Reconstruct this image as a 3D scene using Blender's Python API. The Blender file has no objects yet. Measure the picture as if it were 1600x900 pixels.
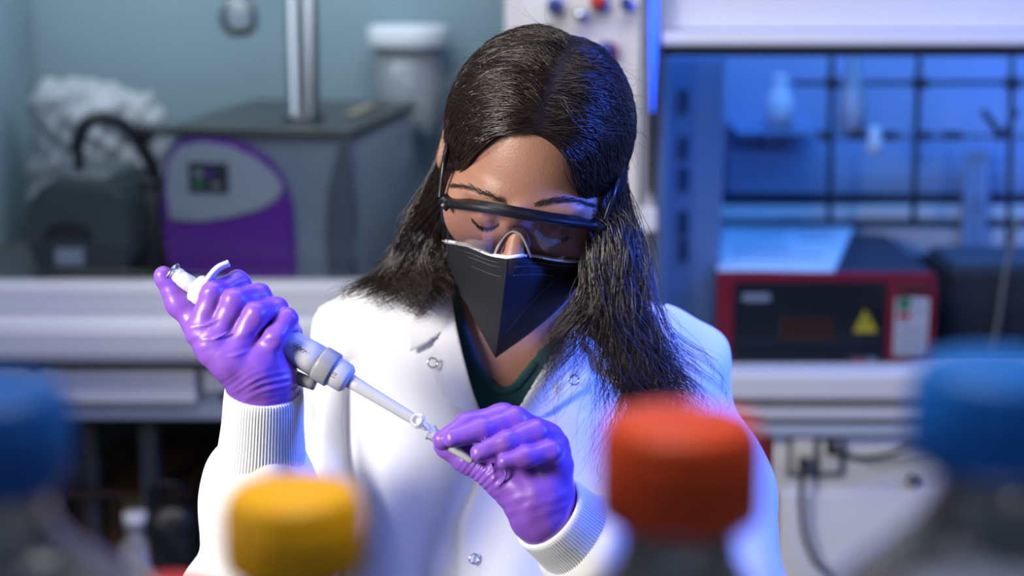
import bpy, bmesh, math, random
import numpy as np
from mathutils import Vector, Matrix

# ------------------------------------------------------------------ camera
FPX = 2610.0
PITCH = math.radians(12.0)
CAM = np.array([0.0, 0.0, 1.67])
FWD = np.array([0.0, math.cos(PITCH), -math.sin(PITCH)])
UPV = np.array([0.0, math.sin(PITCH), math.cos(PITCH)])
RGT = np.array([1.0, 0.0, 0.0])
scene = bpy.context.scene
COL = scene.collection
cd = bpy.data.cameras.new('camera'); cam = bpy.data.objects.new('camera', cd); COL.objects.link(cam)
cam.location = CAM; cam.rotation_euler = (math.radians(90) - PITCH, 0, 0)
cd.sensor_width = 36.0; cd.lens = FPX / 1600 * 36.0
cd.clip_start = 0.05; cd.clip_end = 50
cd.dof.use_dof = True; cd.dof.focus_distance = 1.45; cd.dof.aperture_fstop = 3.0
scene.camera = cam

# ------------------------------------------------------------------ world, lights, exposure
w = bpy.data.worlds.new('world'); scene.world = w; w.use_nodes = True
bg = w.node_tree.nodes['Background']; bg.inputs[0].default_value = (0.50, 0.62, 0.85, 1); bg.inputs[1].default_value = 0.24
scene.view_settings.view_transform = 'Standard'
try: scene.view_settings.look = 'None'
except Exception: pass
scene.view_settings.exposure = 0.0
scene.view_settings.gamma = 1.0
scene.view_settings.use_curve_mapping = False

def area(name, loc, target, size, energy, color, sizey=None, spread=180):
    l = bpy.data.lights.new(name, 'AREA'); l.energy = energy; l.color = color
    l.shape = 'RECTANGLE'; l.size = size; l.size_y = sizey or size; l.spread = math.radians(spread)
    o = bpy.data.objects.new(name, l); COL.objects.link(o)
    o.location = loc
    d = Vector(target) - Vector(loc)
    o.rotation_euler = d.to_track_quat('-Z', 'Y').to_euler()
    return o
area('key_light', (-1.22, 0.62, 1.88), (-0.24, 1.5, 1.27), 0.50, 7.6, (1.0, 0.94, 0.88), 0.45, 75)
area('blue_light', (1.35, 1.30, 1.95), (0.12, 1.62, 1.35), 0.35, 6.2, (0.04, 0.13, 1.0), 0.35, 50)
area('ceiling_light', (-0.3, 1.75, 2.8), (-0.3, 2.95, 0.9), 1.8, 19, (0.97, 0.97, 1.0), 0.6, 150)
area('blue_spill', (1.7, 1.7, 2.3), (0.95, 2.95, 1.5), 0.4, 7, (0.12, 0.22, 1.0), 0.4, 100)  # extra lamp added to tint the right hood's front panels and sills
area('bench_light', (-0.05, 0.85, 2.5), (0.0, 0.62, 1.4), 0.5, 2.0, (1.0, 0.97, 0.94), 0.3, 70)  # added fill that brightens the cap tops; no such lamp over the bench
area('hood_lamp_blue', (0.95, 2.99, 1.98), (0.95, 3.35, 1.0), 1.1, 12, (0.045, 0.31, 0.95), 0.08)
area('hood_lamp_left', (-0.65, 3.3, 2.0), (-0.65, 3.4, 1.0), 1.2, 8, (0.78, 0.90, 1.0), 0.3)

# ------------------------------------------------------------------ geometry helpers
def P(px, py, d):
    return CAM + d * (FWD + (px - 800) / FPX * RGT + (450 - py) / FPX * UPV)
def W(px, py, Y):
    r = FWD + (px - 800) / FPX * RGT + (450 - py) / FPX * UPV
    return CAM + r * (Y / r[1])
def project(p):
    v = np.asarray(p) - CAM
    d = v @ FWD
    return 800 + FPX * (v @ RGT) / d, 450 - FPX * (v @ UPV) / d, d
def pxray(px, py):
    return FWD[None] + (np.asarray(px)[:, None] - 800) / FPX * RGT[None] + (450 - np.asarray(py)[:, None]) / FPX * UPV[None]

def tag(o, label=None, cat=None, group=None, kind=None):
    if label: o['label'] = label
    if cat: o['category'] = cat
    if group: o['group'] = group
    if kind: o['kind'] = kind
    return o
def empty(name, loc, label, cat, rz=0, group=None):
    o = bpy.data.objects.new(name, None); COL.objects.link(o)
    o.location = [float(v) for v in loc]; o.rotation_euler = (0, 0, rz); o.empty_display_size = 0.03
    return tag(o, label, cat, group)
def link_mesh(name, me, m=None, parent=None, smooth=True):
    o = bpy.data.objects.new(name, me); COL.objects.link(o)
    if m: me.materials.append(m)
    if parent: o.parent = parent
    if smooth and len(me.polygons):
        me.polygons.foreach_set('use_smooth', np.ones(len(me.polygons), dtype=bool))
    elif len(me.polygons): me.polygons.foreach_set('use_smooth', np.zeros(len(me.polygons), dtype=bool))
    me.update()
    return o
def mesh_np(name, V, F, m=None, parent=None, smooth=True):
    me = bpy.data.meshes.new(name)
    V = np.asarray(V, dtype=np.float64); F = np.asarray(F, dtype=np.int32)
    me.vertices.add(len(V)); me.vertices.foreach_set('co', V.ravel())
    n = F.shape[1]
    me.loops.add(F.size); me.loops.foreach_set('vertex_index', F.ravel())
    me.polygons.add(len(F)); me.polygons.foreach_set('loop_start', np.arange(len(F), dtype=np.int32) * n)
    try: me.polygons.foreach_set('loop_total', np.full(len(F), n, dtype=np.int32))
    except Exception: pass
    me.update(calc_edges=True); me.validate()
    return link_mesh(name, me, m, parent, smooth)
def bm_obj(name, bm, m=None, parent=None, smooth=False, label=None):
    me = bpy.data.meshes.new(name); bmesh.ops.recalc_face_normals(bm, faces=bm.faces); bm.to_mesh(me); bm.free()
    o = link_mesh(name, me, m, parent, smooth)
    if label: o['label'] = label
    return o
def bx(bm, x0, y0, z0, x1, y1, z1, bev=0.0, seg=2):
    r = bmesh.ops.create_cube(bm, size=1)
    for v in r['verts']:
        v.co = ((x0 + x1) / 2 + v.co.x * (x1 - x0), (y0 + y1) / 2 + v.co.y * (y1 - y0), (z0 + z1) / 2 + v.co.z * (z1 - z0))
    if bev > 0:
        es = list({e for v in r['verts'] for e in v.link_edges})
        bmesh.ops.bevel(bm, geom=es, offset=bev, segments=seg, affect='EDGES', profile=0.5)
def box(name, x0, y0, z0, x1, y1, z1, m, parent=None, bev=0.004, label=None, seg=2):
    bm = bmesh.new(); bx(bm, x0, y0, z0, x1, y1, z1, bev, seg)
    return bm_obj(name, bm, m, parent, False, label)
def lathe(name, prof, m, parent=None, n=48, axis=None, origin=(0, 0, 0), rib=None, label=None, closed=False):
    """prof: (r,z) list; axis: direction vector for local z"""
    prof = np.array(prof, float); k = len(prof)
    a = np.arange(n) / n * 2 * math.pi
    R = np.repeat(prof[:, 0][:, None], n, 1)
    if rib is not None:
        z0, z1, amp, cnt = rib
        msk = (prof[:, 1] >= z0) & (prof[:, 1] <= z1)
        R = R + msk[:, None] * amp * (0.5 + 0.5 * np.sign(np.sin(a * cnt)))[None]
    X = R * np.cos(a)[None]; Y = R * np.sin(a)[None]; Z = np.repeat(prof[:, 1][:, None], n, 1)
    V = np.stack([X, Y, Z], -1).reshape(-1, 3)
    i = np.arange(k - 1)[:, None] * n; j = np.arange(n)[None]; j2 = (j + 1) % n
    F = np.stack([i + j, i + j2, i + n + j2, i + n + j], -1).reshape(-1, 4)
    if axis is not None:
        q = np.array(Vector([float(c) for c in axis]).to_track_quat('Z', 'Y').to_matrix())
        V = V @ q.T
    V = V + np.array(origin, float)
    o = mesh_np(name, V, F, m, parent)
    if label: o['label'] = label
    return o
def spline_pts(pts, n):
    """Catmull-Rom resample of control points"""
    pts = np.asarray(pts, float)
    if len(pts) == 2:
        t = np.linspace(0, 1, n)[:, None]; return pts[0] * (1 - t) + pts[1] * t
    Q = np.vstack([2 * pts[0] - pts[1], pts, 2 * pts[-1] - pts[-2]])
    m = len(pts) - 1
    u = np.linspace(0, m - 1e-9, n); i = u.astype(int); f = (u - i)[:, None]
    p0, p1, p2, p3 = Q[i], Q[i + 1], Q[i + 2], Q[i + 3]
    return 0.5 * ((2 * p1) + (-p0 + p2) * f + (2 * p0 - 5 * p1 + 4 * p2 - p3) * f ** 2 + (-p0 + 3 * p1 - 3 * p2 + p3) * f ** 3)
def tubes(paths, radii, sides=3):
    """paths (N,K,3), radii (N,K) -> V,F"""
    paths = np.asarray(paths, float); N, K, _ = paths.shape
    T = np.gradient(paths, axis=1); T /= np.linalg.norm(T, axis=2, keepdims=True) + 1e-12
    ref = np.zeros_like(T); ref[..., 1] = 1.0
    alt = np.zeros_like(T); alt[..., 0] = 1.0
    ref = np.where(np.abs(T[..., 1:2]) > 0.93, alt, ref)
    A = np.cross(T, ref); A /= np.linalg.norm(A, axis=2, keepdims=True) + 1e-12
    B = np.cross(T, A)
    ang = np.arange(sides) / sides * 2 * math.pi
    V = paths[:, :, None] + radii[:, :, None, None] * (A[:, :, None] * np.cos(ang)[None, None, :, None] + B[:, :, None] * np.sin(ang)[None, None, :, None])
    base = (np.arange(N)[:, None, None] * K + np.arange(K - 1)[None, :, None]) * sides
    j = np.arange(sides)[None, None]; j2 = (j + 1) % sides
    F = np.stack([base + j, base + j2, base + sides + j2, base + sides + j], -1).reshape(-1, 4)
    return V.reshape(-1, 3), F
def tube(name, pts, r, m, parent=None, n=24, sides=10, label=None, r2=None):
    q = spline_pts(pts, n)
    rr = np.linspace(r, r if r2 is None else r2, n)
    V, F = tubes(q[None], rr[None], sides)
    o = mesh_np(name, V, F, m, parent)
    bm = bmesh.new(); bm.from_mesh(o.data); bmesh.ops.holes_fill(bm, edges=[e for e in bm.edges if e.is_boundary], sides=sides)
    bm.to_mesh(o.data); bm.free()
    if label: o['label'] = label
    return o
def prism(name, outline, thick, m, parent=None, label=None, bev=0.0):
    """outline: (x,z) list in the local xz plane, extruded along -y by thick from y=0"""
    bm = bmesh.new()
    vs = [bm.verts.new((x, 0, z)) for x, z in outline]
    f = bm.faces.new(vs)
    r = bmesh.ops.extrude_face_region(bm, geom=[f])
    ev = [v for v in r['geom'] if isinstance(v, bmesh.types.BMVert)]
    bmesh.ops.translate(bm, verts=ev, vec=(0, -thick, 0))
    if bev > 0:
        es = [e for e in bm.edges if all(abs(v.co.y + thick) < 1e-7 for v in e.verts)]
        bmesh.ops.bevel(bm, geom=es, offset=bev, segments=2, affect='EDGES')
    return bm_obj(name, bm, m, parent, False, label)

# ------------------------------------------------------------------ materials
def mat(name, col, rough=0.5, metal=0.0, bump=0.0, scale=50.0, vary=0.0, vscale=8.0, emis=None, estr=0.0, sss=0.0, spec=None, coat=0.0, sheen=0.0, btype='noise', stretch=(1, 1, 1), aniso=0.0):
    m = bpy.data.materials.new(name); m.use_nodes = True
    nt = m.node_tree; b = nt.nodes['Principled BSDF']
    b.inputs['Base Color'].default_value = (*col, 1); b.inputs['Roughness'].default_value = rough; b.inputs['Metallic'].default_value = metal
    if spec is not None: b.inputs['Specular IOR Level'].default_value = spec
    if coat: b.inputs['Coat Weight'].default_value = coat
    if sheen: b.inputs['Sheen Weight'].default_value = sheen
    if sss:
        b.inputs['Subsurface Weight'].default_value = sss; b.inputs['Subsurface Radius'].default_value = (0.012, 0.005, 0.003); b.inputs['Subsurface Scale'].default_value = 0.6
    if emis: b.inputs['Emission Color'].default_value = (*emis, 1); b.inputs['Emission Strength'].default_value = estr
    tc = nt.nodes.new('ShaderNodeTexCoord'); mp = nt.nodes.new('ShaderNodeMapping'); mp.inputs['Scale'].default_value = stretch
    nt.links.new(tc.outputs['Object'], mp.inputs['Vector'])
    if bump:
        if btype == 'weave':
            wv = nt.nodes.new('ShaderNodeTexChecker'); out = wv.outputs['Fac']
        elif btype == 'voronoi':
            wv = nt.nodes.new('ShaderNodeTexVoronoi'); out = wv.outputs['Distance']
        elif btype == 'wave':
            wv = nt.nodes.new('ShaderNodeTexWave'); out = wv.outputs['Fac']
        else:
            wv = nt.nodes.new('ShaderNodeTexNoise'); wv.inputs['Detail'].default_value = 4; out = wv.outputs['Fac']
        wv.inputs['Scale'].default_value = scale
        nt.links.new(mp.outputs[0], wv.inputs['Vector'])
        bp = nt.nodes.new('ShaderNodeBump'); bp.inputs['Strength'].default_value = bump; bp.inputs['Distance'].default_value = 0.001
        nt.links.new(out, bp.inputs['Height']); nt.links.new(bp.outputs[0], b.inputs['Normal'])
    if vary:
        nz = nt.nodes.new('ShaderNodeTexNoise'); nz.inputs['Scale'].default_value = vscale; nz.inputs['Detail'].default_value = 5
        nt.links.new(mp.outputs[0], nz.inputs['Vector'])
        mx = nt.nodes.new('ShaderNodeMixRGB'); mx.blend_type = 'MIX'
        mx.inputs[1].default_value = (*[c * (1 - vary) for c in col], 1); mx.inputs[2].default_value = (*[min(1, c * (1 + vary)) for c in col], 1)
        nt.links.new(nz.outputs['Fac'], mx.inputs[0]); nt.links.new(mx.outputs[0], b.inputs['Base Color'])
    return m
def clear_mat(name, tint=(1, 1, 1), gloss=1.0, rough=0.02, fog=0.0, ior=1.5):
    """clear pane: sees through, reflects by fresnel"""
    m = bpy.data.materials.new(name); m.use_nodes = True; nt = m.node_tree; nt.nodes.clear()
    out = nt.nodes.new('ShaderNodeOutputMaterial'); tr = nt.nodes.new('ShaderNodeBsdfTransparent'); tr.inputs[0].default_value = (*tint, 1)
    gl = nt.nodes.new('ShaderNodeBsdfGlossy'); gl.inputs['Roughness'].default_value = rough
    fr = nt.nodes.new('ShaderNodeFresnel'); fr.inputs[0].default_value = ior
    mu = nt.nodes.new('ShaderNodeMath'); mu.operation = 'MULTIPLY'; mu.inputs[1].default_value = gloss; mu.use_clamp = True
    mx = nt.nodes.new('ShaderNodeMixShader')
    nt.links.new(fr.outputs[0], mu.inputs[0]); nt.links.new(mu.outputs[0], mx.inputs[0])
    last = tr.outputs[0]
    if fog:
        df = nt.nodes.new('ShaderNodeBsdfDiffuse'); df.inputs[0].default_value = (0.88, 0.89, 0.92, 1)
        m2 = nt.nodes.new('ShaderNodeMixShader'); m2.inputs[0].default_value = fog
        nt.links.new(last, m2.inputs[1]); nt.links.new(df.outputs[0], m2.inputs[2]); last = m2.outputs[0]
    nt.links.new(last, mx.inputs[1]); nt.links.new(gl.outputs[0], mx.inputs[2]); nt.links.new(mx.outputs[0], out.inputs[0])
    return m

M = {}
M['skin'] = mat('skin', (0.40, 0.195, 0.125), 0.45, sss=0.2, bump=0.35, scale=500, vary=0.10, vscale=30)
M['brow'] = mat('brow_hair', (0.02, 0.012, 0.01), 0.6)
M['lash'] = mat('lash', (0.008, 0.006, 0.006), 0.5)
M['hair'] = mat('hair', (0.026, 0.014, 0.009), 0.27, spec=0.75, vary=0.35, vscale=40)
M['hairbase'] = mat('hair_base', (0.008, 0.005, 0.005), 0.6, spec=0.2, bump=0.5, scale=220)
M['coat'] = mat('coat_cloth', (0.80, 0.80, 0.81), 0.85, bump=0.25, scale=2200, btype='weave', sheen=0.1)
M['cuff'] = mat('knit_cuff', (0.78, 0.79, 0.81), 0.9, bump=0.4, scale=1500)
M['sweater'] = mat('teal_knit', (0.004, 0.085, 0.085), 0.85, bump=1.0, scale=170, btype='wave', stretch=(1, 1, 2.2), sheen=0.2)
M['glove'] = mat('purple_nitrile', (0.235, 0.088, 0.52), 0.36, bump=0.10, scale=600, spec=0.5, sss=0.0)
M['mask'] = mat('black_mask', (0.010, 0.010, 0.012), 0.7, spec=0.25, bump=0.9, scale=800, btype='weave')
M['white_trim'] = mat('white_trim', (0.9, 0.9, 0.92), 0.7)
M['stitch'] = mat('stitch', (0.16, 0.17, 0.19), 0.6)
M['frame'] = mat('black_frame', (0.006, 0.006, 0.009), 0.33)
M['lens'] = clear_mat('lens_clear', (0.99, 0.975, 0.99), 1.9, 0.03)
M['lensrim'] = clear_mat('lens_rim', (0.95, 0.95, 0.98), 2.0, 0.1, fog=0.4)
M['steel'] = mat('steel', (0.55, 0.55, 0.58), 0.25, 1.0)
M['chrome'] = mat('chrome', (0.75, 0.75, 0.78), 0.12, 1.0)
M['trouser'] = mat('trouser', (0.02, 0.025, 0.04), 0.9)
M['shoe'] = mat('shoe', (0.02, 0.02, 0.02), 0.5)
M['pip'] = mat('pipette_plastic', (0.58, 0.58, 0.62), 0.38)
M['pipgrey'] = mat('pipette_grey', (0.28, 0.29, 0.31), 0.4)
M['pipwhite'] = mat('pipette_white', (0.72, 0.73, 0.74), 0.35)
M['ink'] = mat('ink', (0.08, 0.08, 0.12), 0.5)
M['tube'] = clear_mat('tube_plastic', (0.93, 0.93, 0.96), 1.6, 0.12, fog=0.55)
M['black'] = mat('black_plastic', (0.012, 0.012, 0.014), 0.4)
M['white'] = mat('white_paint', (0.72, 0.73, 0.76), 0.45, vary=0.04, vscale=3)
M['cream'] = mat('cream_panel', (0.74, 0.71, 0.69), 0.55, vary=0.05, vscale=4)
M['sill'] = mat('sill_enamel', (0.60, 0.60, 0.64), 0.3, vary=0.05, vscale=3)
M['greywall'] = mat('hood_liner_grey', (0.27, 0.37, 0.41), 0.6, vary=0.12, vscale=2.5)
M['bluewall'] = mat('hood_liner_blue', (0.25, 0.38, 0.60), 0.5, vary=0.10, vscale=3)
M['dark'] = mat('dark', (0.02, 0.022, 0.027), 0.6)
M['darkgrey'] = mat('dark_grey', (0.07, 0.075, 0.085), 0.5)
M['machine'] = mat('machine_grey', (0.20, 0.255, 0.33), 0.38, 0.2)
M['machinedk'] = mat('machine_dark', (0.06, 0.085, 0.12), 0.4)
M['machinelt'] = mat('machine_light', (0.33, 0.38, 0.46), 0.4)
M['purple'] = mat('purple_panel', (0.13, 0.018, 0.33), 0.28)
M['screen'] = mat('screen', (0.03, 0.035, 0.045), 0.2)
M['toptray'] = mat('top_tray', (0.05, 0.05, 0.05), 0.35, 0.4)
M['pump'] = mat('pump_enamel', (0.055, 0.075, 0.08), 0.38, vary=0.15)
M['bag'] = mat('plastic_bag', (0.40, 0.41, 0.43), 0.35, bump=0.6, scale=18)
M['red'] = mat('red_paint', (0.30, 0.006, 0.028), 0.4)
M['blackpanel'] = mat('black_panel', (0.010, 0.012, 0.018), 0.25)
M['boxtop'] = mat('box_top', (0.02, 0.025, 0.04), 0.5)
M['amberwin'] = mat('amber_window', (0.05, 0.018, 0.006), 0.2)
M['paper'] = mat('paper', (0.8, 0.8, 0.82), 0.8)
M['print'] = mat('print_grey', (0.25, 0.25, 0.3), 0.8)
M['yellowlab'] = mat('yellow_label', (0.75, 0.60, 0.03), 0.5)
M['greenlab'] = mat('green_label', (0.02, 0.30, 0.12), 0.5)
M['redlab'] = mat('red_label', (0.55, 0.02, 0.03), 0.5)
M['rod'] = mat('rod_metal', (0.05, 0.06, 0.08), 0.35, 0.6)
M['maroon'] = mat('maroon', (0.12, 0.015, 0.02), 0.5)
M['outlet'] = mat('outlet_white', (0.7, 0.7, 0.72), 0.4)
M['outletgrey'] = mat('outlet_plate', (0.14, 0.15, 0.17), 0.35, 0.3)
M['bluecap'] = mat('blue_cap', (0.005, 0.17, 0.66), 0.45, spec=0.3)
M['bluecap2'] = mat('navy_cap', (0.005, 0.10, 0.42), 0.45, spec=0.3)
M['orangecap'] = mat('orange_cap', (0.75, 0.07, 0.008), 0.45, spec=0.3)
M['yellowcap'] = mat('yellow_cap', (0.95, 0.46, 0.0), 0.45, spec=0.3)
M['glass'] = clear_mat('bottle_glass', (0.93, 0.94, 0.96), 1.8, 0.07, fog=0.10)
M['pane'] = clear_mat('sash_glass', (0.93, 0.95, 0.97), 0.5, 0.05)
M['frost'] = clear_mat('frosted', (0.85, 0.88, 0.9), 1.0, 0.2, fog=0.3)
M['amber'] = mat('amber_residue', (0.28, 0.15, 0.02), 0.3)
M['floor'] = mat('floor_vinyl', (0.10, 0.10, 0.11), 0.5, vary=0.1)
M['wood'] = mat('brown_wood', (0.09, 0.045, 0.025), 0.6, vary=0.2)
M['bench'] = mat('bench_black', (0.03, 0.03, 0.035), 0.4)
M['redknob'] = mat('red_knob', (0.5, 0.03, 0.02), 0.4)
M['blueknob'] = mat('blue_knob', (0.03, 0.06, 0.25), 0.4)
M['column'] = mat('column_steel', (0.22, 0.22, 0.23), 0.28, 1.0)
M['slot'] = mat('slot_shadow', (0.03, 0.08, 0.16), 0.6)
M['led'] = mat('led_tube', (0.02, 0.05, 0.6), 0.4, emis=(0.02, 0.10, 1.0), estr=2.6)  # glowing colour stands in for blue light reflected on the post
M['beige'] = mat('beige_pad', (0.30, 0.24, 0.17), 0.7)

# ------------------------------------------------------------------ SDF toolkit
def smoothstep(a, b, x): t = np.clip((x - a) / (b - a), 0, 1); return t * t * (3 - 2 * t)
def smin(a, b, k):
    if k <= 0: return np.minimum(a, b)
    h = np.clip(0.5 + 0.5 * (b - a) / k, 0, 1)
    return b * (1 - h) + a * h - k * h * (1 - h)
def smax(a, b, k): return -smin(-a, -b, k)
def cap(a, b, ra, rb=None, k=0.01, sub=False):
    return dict(t='c', a=np.array(a, float), b=np.array(b, float), ra=ra, rb=ra if rb is None else rb, k=k, sub=sub)
def ell(c, r, k=0.01, R=None, sub=False):
    return dict(t='e', c=np.array(c, float), r=np.array(r, float), k=k, R=R, sub=sub)
def fn(f, k=0.0, sub=True): return dict(t='f', f=f, k=k, sub=sub)
def pd(pr, p, off=0.0):
    if pr['t'] == 'c':
        ba = pr['b'] - pr['a']; pa = p - pr['a']
        t = np.clip((pa @ ba) / (ba @ ba + 1e-12), 0, 1)
        return np.linalg.norm(pa - t[..., None] * ba, axis=-1) - (pr['ra'] + (pr['rb'] - pr['ra']) * t)
    if pr['t'] == 'e':
        q = p - pr['c']
        if pr['R'] is not None: q = q @ pr['R']
        k0 = np.linalg.norm(q / pr['r'], axis=-1); k1 = np.linalg.norm(q / pr['r'] ** 2, axis=-1) + 1e-9
        return k0 * (k0 - 1) / k1
    return pr['f'](p)
def sdf(prims, p, infl=0.0):
    F = np.full(p.shape[:-1], 1.0)
    for pr in prims:
        d = pd(pr, p)
        if pr['sub']: F = smax(F, -d, pr['k'])
        else: F = smin(F, d - infl, pr['k'])
    return F
def pbox(pr):
    if pr['t'] == 'c':
        r = max(pr['ra'], pr['rb']); return np.minimum(pr['a'], pr['b']) - r, np.maximum(pr['a'], pr['b']) + r
    r = pr['r'].max(); return pr['c'] - r, pr['c'] + r
def polygonize(prims, lo, hi, h, infl=0.0, post=None):
    lo = np.array(lo, float); hi = np.array(hi, float)
    n = np.ceil((hi - lo) / h).astype(int) + 1
    ax = [lo[i] + np.arange(n[i]) * h for i in range(3)]
    F = np.full(tuple(n), 1.0)
    for pr in prims:
        if pr['t'] == 'f': a = np.zeros(3, int); b = n.copy()
        else:
            l, u = pbox(pr); pad = max(pr['k'], 0) + infl + 4 * h
            a = np.clip(np.floor((l - pad - lo) / h).astype(int), 0, n); b = np.clip(np.ceil((u + pad - lo) / h).astype(int) + 1, 0, n)
        if np.any(b <= a): continue
        G = np.stack(np.meshgrid(ax[0][a[0]:b[0]], ax[1][a[1]:b[1]], ax[2][a[2]:b[2]], indexing='ij'), -1)
        d = pd(pr, G); s = (slice(a[0], b[0]), slice(a[1], b[1]), slice(a[2], b[2]))
        F[s] = smax(F[s], -d, pr['k']) if pr['sub'] else smin(F[s], d - infl, pr['k'])
    F[0], F[-1] = np.maximum(F[0], 1e-4), np.maximum(F[-1], 1e-4)
    F[:, 0] = np.maximum(F[:, 0], 1e-4); F[:, -1] = np.maximum(F[:, -1], 1e-4)
    F[:, :, 0] = np.maximum(F[:, :, 0], 1e-4); F[:, :, -1] = np.maximum(F[:, :, -1], 1e-4)
    S = F < 0
    c = [S[i:S.shape[0] - 1 + i, j:S.shape[1] - 1 + j, k:S.shape[2] - 1 + k] for i in (0, 1) for j in (0, 1) for k in (0, 1)]
    cnt = sum(x.astype(np.int8) for x in c)
    act = (cnt > 0) & (cnt < 8)
    idx = np.argwhere(act); N = len(idx)
    acc = np.zeros((N, 3)); num = np.zeros(N)
    for axx in range(3):
        o1, o2 = [q for q in range(3) if q != axx]
        for u in (0, 1):
            for v in (0, 1):
                a = idx.copy(); a[:, o1] += u; a[:, o2] += v; b = a.copy(); b[:, axx] += 1
                fa = F[a[:, 0], a[:, 1], a[:, 2]]; fb = F[b[:, 0], b[:, 1], b[:, 2]]
                x = (fa < 0) != (fb < 0)
                t = np.where(x, fa / np.where(x, fa - fb, 1), 0)
                pt = a.astype(float); pt[:, axx] += t
                acc += np.where(x[:, None], pt, 0); num += x
    V = lo + h * acc / num[:, None]
    ids = np.full(act.shape, -1, int); ids[idx[:, 0], idx[:, 1], idx[:, 2]] = np.arange(N)
    faces = []
    for axx in range(3):
        o1, o2 = [(1, 2), (2, 0), (0, 1)][axx]
        sl0 = [slice(None)] * 3; sl1 = [slice(None)] * 3
        sl0[axx] = slice(0, -1); sl1[axx] = slice(1, None)
        A = S[tuple(sl0)]; B = S[tuple(sl1)]
        e = np.argwhere(A != B)
        ok = (e[:, o1] > 0) & (e[:, o2] > 0) & (e[:, o1] < act.shape[o1]) & (e[:, o2] < act.shape[o2])
        e = e[ok]
        sgn = A[e[:, 0], e[:, 1], e[:, 2]]
        def cell(d1, d2):
            q = e.copy(); q[:, o1] -= d1; q[:, o2] -= d2
            return ids[q[:, 0], q[:, 1], q[:, 2]]
        q = np.stack([cell(1, 1), cell(0, 1), cell(0, 0), cell(1, 0)], -1)
        q = np.where(sgn[:, None], q, q[:, ::-1])
        faces.append(q)
    Q = np.vstack(faces); Q = Q[(Q >= 0).all(1)]
    return V, Q
def vnormals(V, Q):
    n = np.cross(V[Q[:, 2]] - V[Q[:, 0]], V[Q[:, 3]] - V[Q[:, 1]])
    N = np.zeros_like(V)
    for i in range(4):
        for c in range(3): N[:, c] += np.bincount(Q[:, i], n[:, c], len(V))
    return N / (np.linalg.norm(N, axis=1, keepdims=True) + 1e-12)
def relax(V, Q, it=2, lam=0.5):
    for _ in range(it):
        A = np.zeros_like(V); C = np.zeros(len(V))
        for i in range(4):
            j = (i + 1) % 4
            for c in range(3):
                A[:, c] += np.bincount(Q[:, i], V[Q[:, j], c], len(V)) + np.bincount(Q[:, j], V[Q[:, i], c], len(V))
            C += np.bincount(Q[:, i], minlength=len(V)) + np.bincount(Q[:, j], minlength=len(V))
        V = V + lam * (A / np.maximum(C, 1)[:, None] - V)
    return V
def sdf_obj(name, prims, lo, hi, h, m, parent=None, infl=0.0, disp=None, it=2):
    V, Q = polygonize(prims, lo, hi, h, infl)
    V = relax(V, Q, it)
    if disp is not None: V = V + vnormals(V, Q) * disp(V)[:, None]
    return mesh_np(name, V, Q, m, parent)
def hit(prims, px, py, infl=0.0, d0=1.2, dmax=2.2):
    """depth at which the pixel rays meet the surface (nan where they miss)"""
    px = np.atleast_1d(np.asarray(px, float)); py = np.atleast_1d(np.asarray(py, float))
    r = pxray(px, py); L = np.linalg.norm(r, axis=1); d = np.full(len(px), d0)
    for _ in range(90):
        f = sdf(prims, CAM + r * d[:, None], infl)
        d = d + np.clip(f, -0.01, 0.05) * 0.85 / L
    bad = (np.abs(f) > 0.003) | (d > dmax)
    d[bad] = np.nan
    return d

def bounds(groups, pad=.012):
    L = []; U = []
    for pr in groups:
        a, b = pbox(pr); L.append(a); U.append(b)
    return np.min(L, 0) - pad * .4, np.max(U, 0) + pad * .4

# ------------------------------------------------------------------ room and hoods
def fb(name, x0, y0, x1, y1, Y, dep, m, parent=None, bev=.003, label=None, kind=None):
    """box whose front face covers the given rectangle of the view at world depth Y"""
    ym = (y0 + y1) / 2; xa = W(x0, ym, Y)[0]; xb = W(x1, ym, Y)[0]; za = W(800, y1, Y)[2]; zb = W(800, y0, Y)[2]
    o = box(name, xa, Y, za, xb, Y + dep, zb, m, None, min(bev, (xb - xa) * .3, (zb - za) * .3), label)
    if parent is not None: under(o, parent)
    if kind: o['kind'] = kind
    return o
def under(o, parent):
    o.parent = parent
    if parent.parent is None: o.matrix_parent_inverse = (Matrix.Translation(parent.location) @ Matrix.Rotation(parent.rotation_euler.z, 4, 'Z')).inverted() if parent.type == 'EMPTY' else Matrix.Identity(4)
    return o
def st(o): o['kind'] = 'structure'; return o
st(box('floor', -3.2, -1.5, -.05, 3.4, 4.2, 0, M['floor'], None, 0))
st(box('wall_back', -3.2, 4.1, 0, 3.4, 4.2, 3.0, M['cream'], None, 0))
st(box('ceiling', -3.2, -1.5, 3.0, 3.4, 4.2, 3.06, M['white'], None, 0))

zws = W(800, 448, 3.0)[2]; xr0 = W(790, 200, 2.9)[0]; xl0 = W(62, 200, 3.75)[0]
hoodL = empty('fume_hood', (-.75, 3.4, 0), 'grey lined fume hood on the left holding the pump and the purple instrument', 'fume hood')
under(box('back_liner', xl0 - .02, 3.75, zws, xr0, 3.79, 2.5, M['greywall'], None, .002), hoodL)
under(box('side_liner', xl0 - .03, 2.95, zws, xl0, 3.75, 2.5, M['greywall'], None, .002), hoodL)
under(box('work_surface', -1.35, 2.93, zws - .03, xr0, 3.79, zws, M['darkgrey'], None, .003), hoodL)
under(box('hood_roof', -1.35, 2.93, 2.46, xr0, 3.79, 2.5, M['greywall'], None, .002), hoodL)
bm = bmesh.new(); bx(bm, -1.35, 2.955, zws + .002, xr0 - .004, 2.961, 2.44, 0); under(bm_obj('sash_pane', bm, M['pane']), hoodL)
under(fb('sill_rail', -330, 446, 788, 495, 2.88, .07, M['sill'], None, .012), hoodL)
zc = W(800, 538, 2.82)[2]
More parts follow.
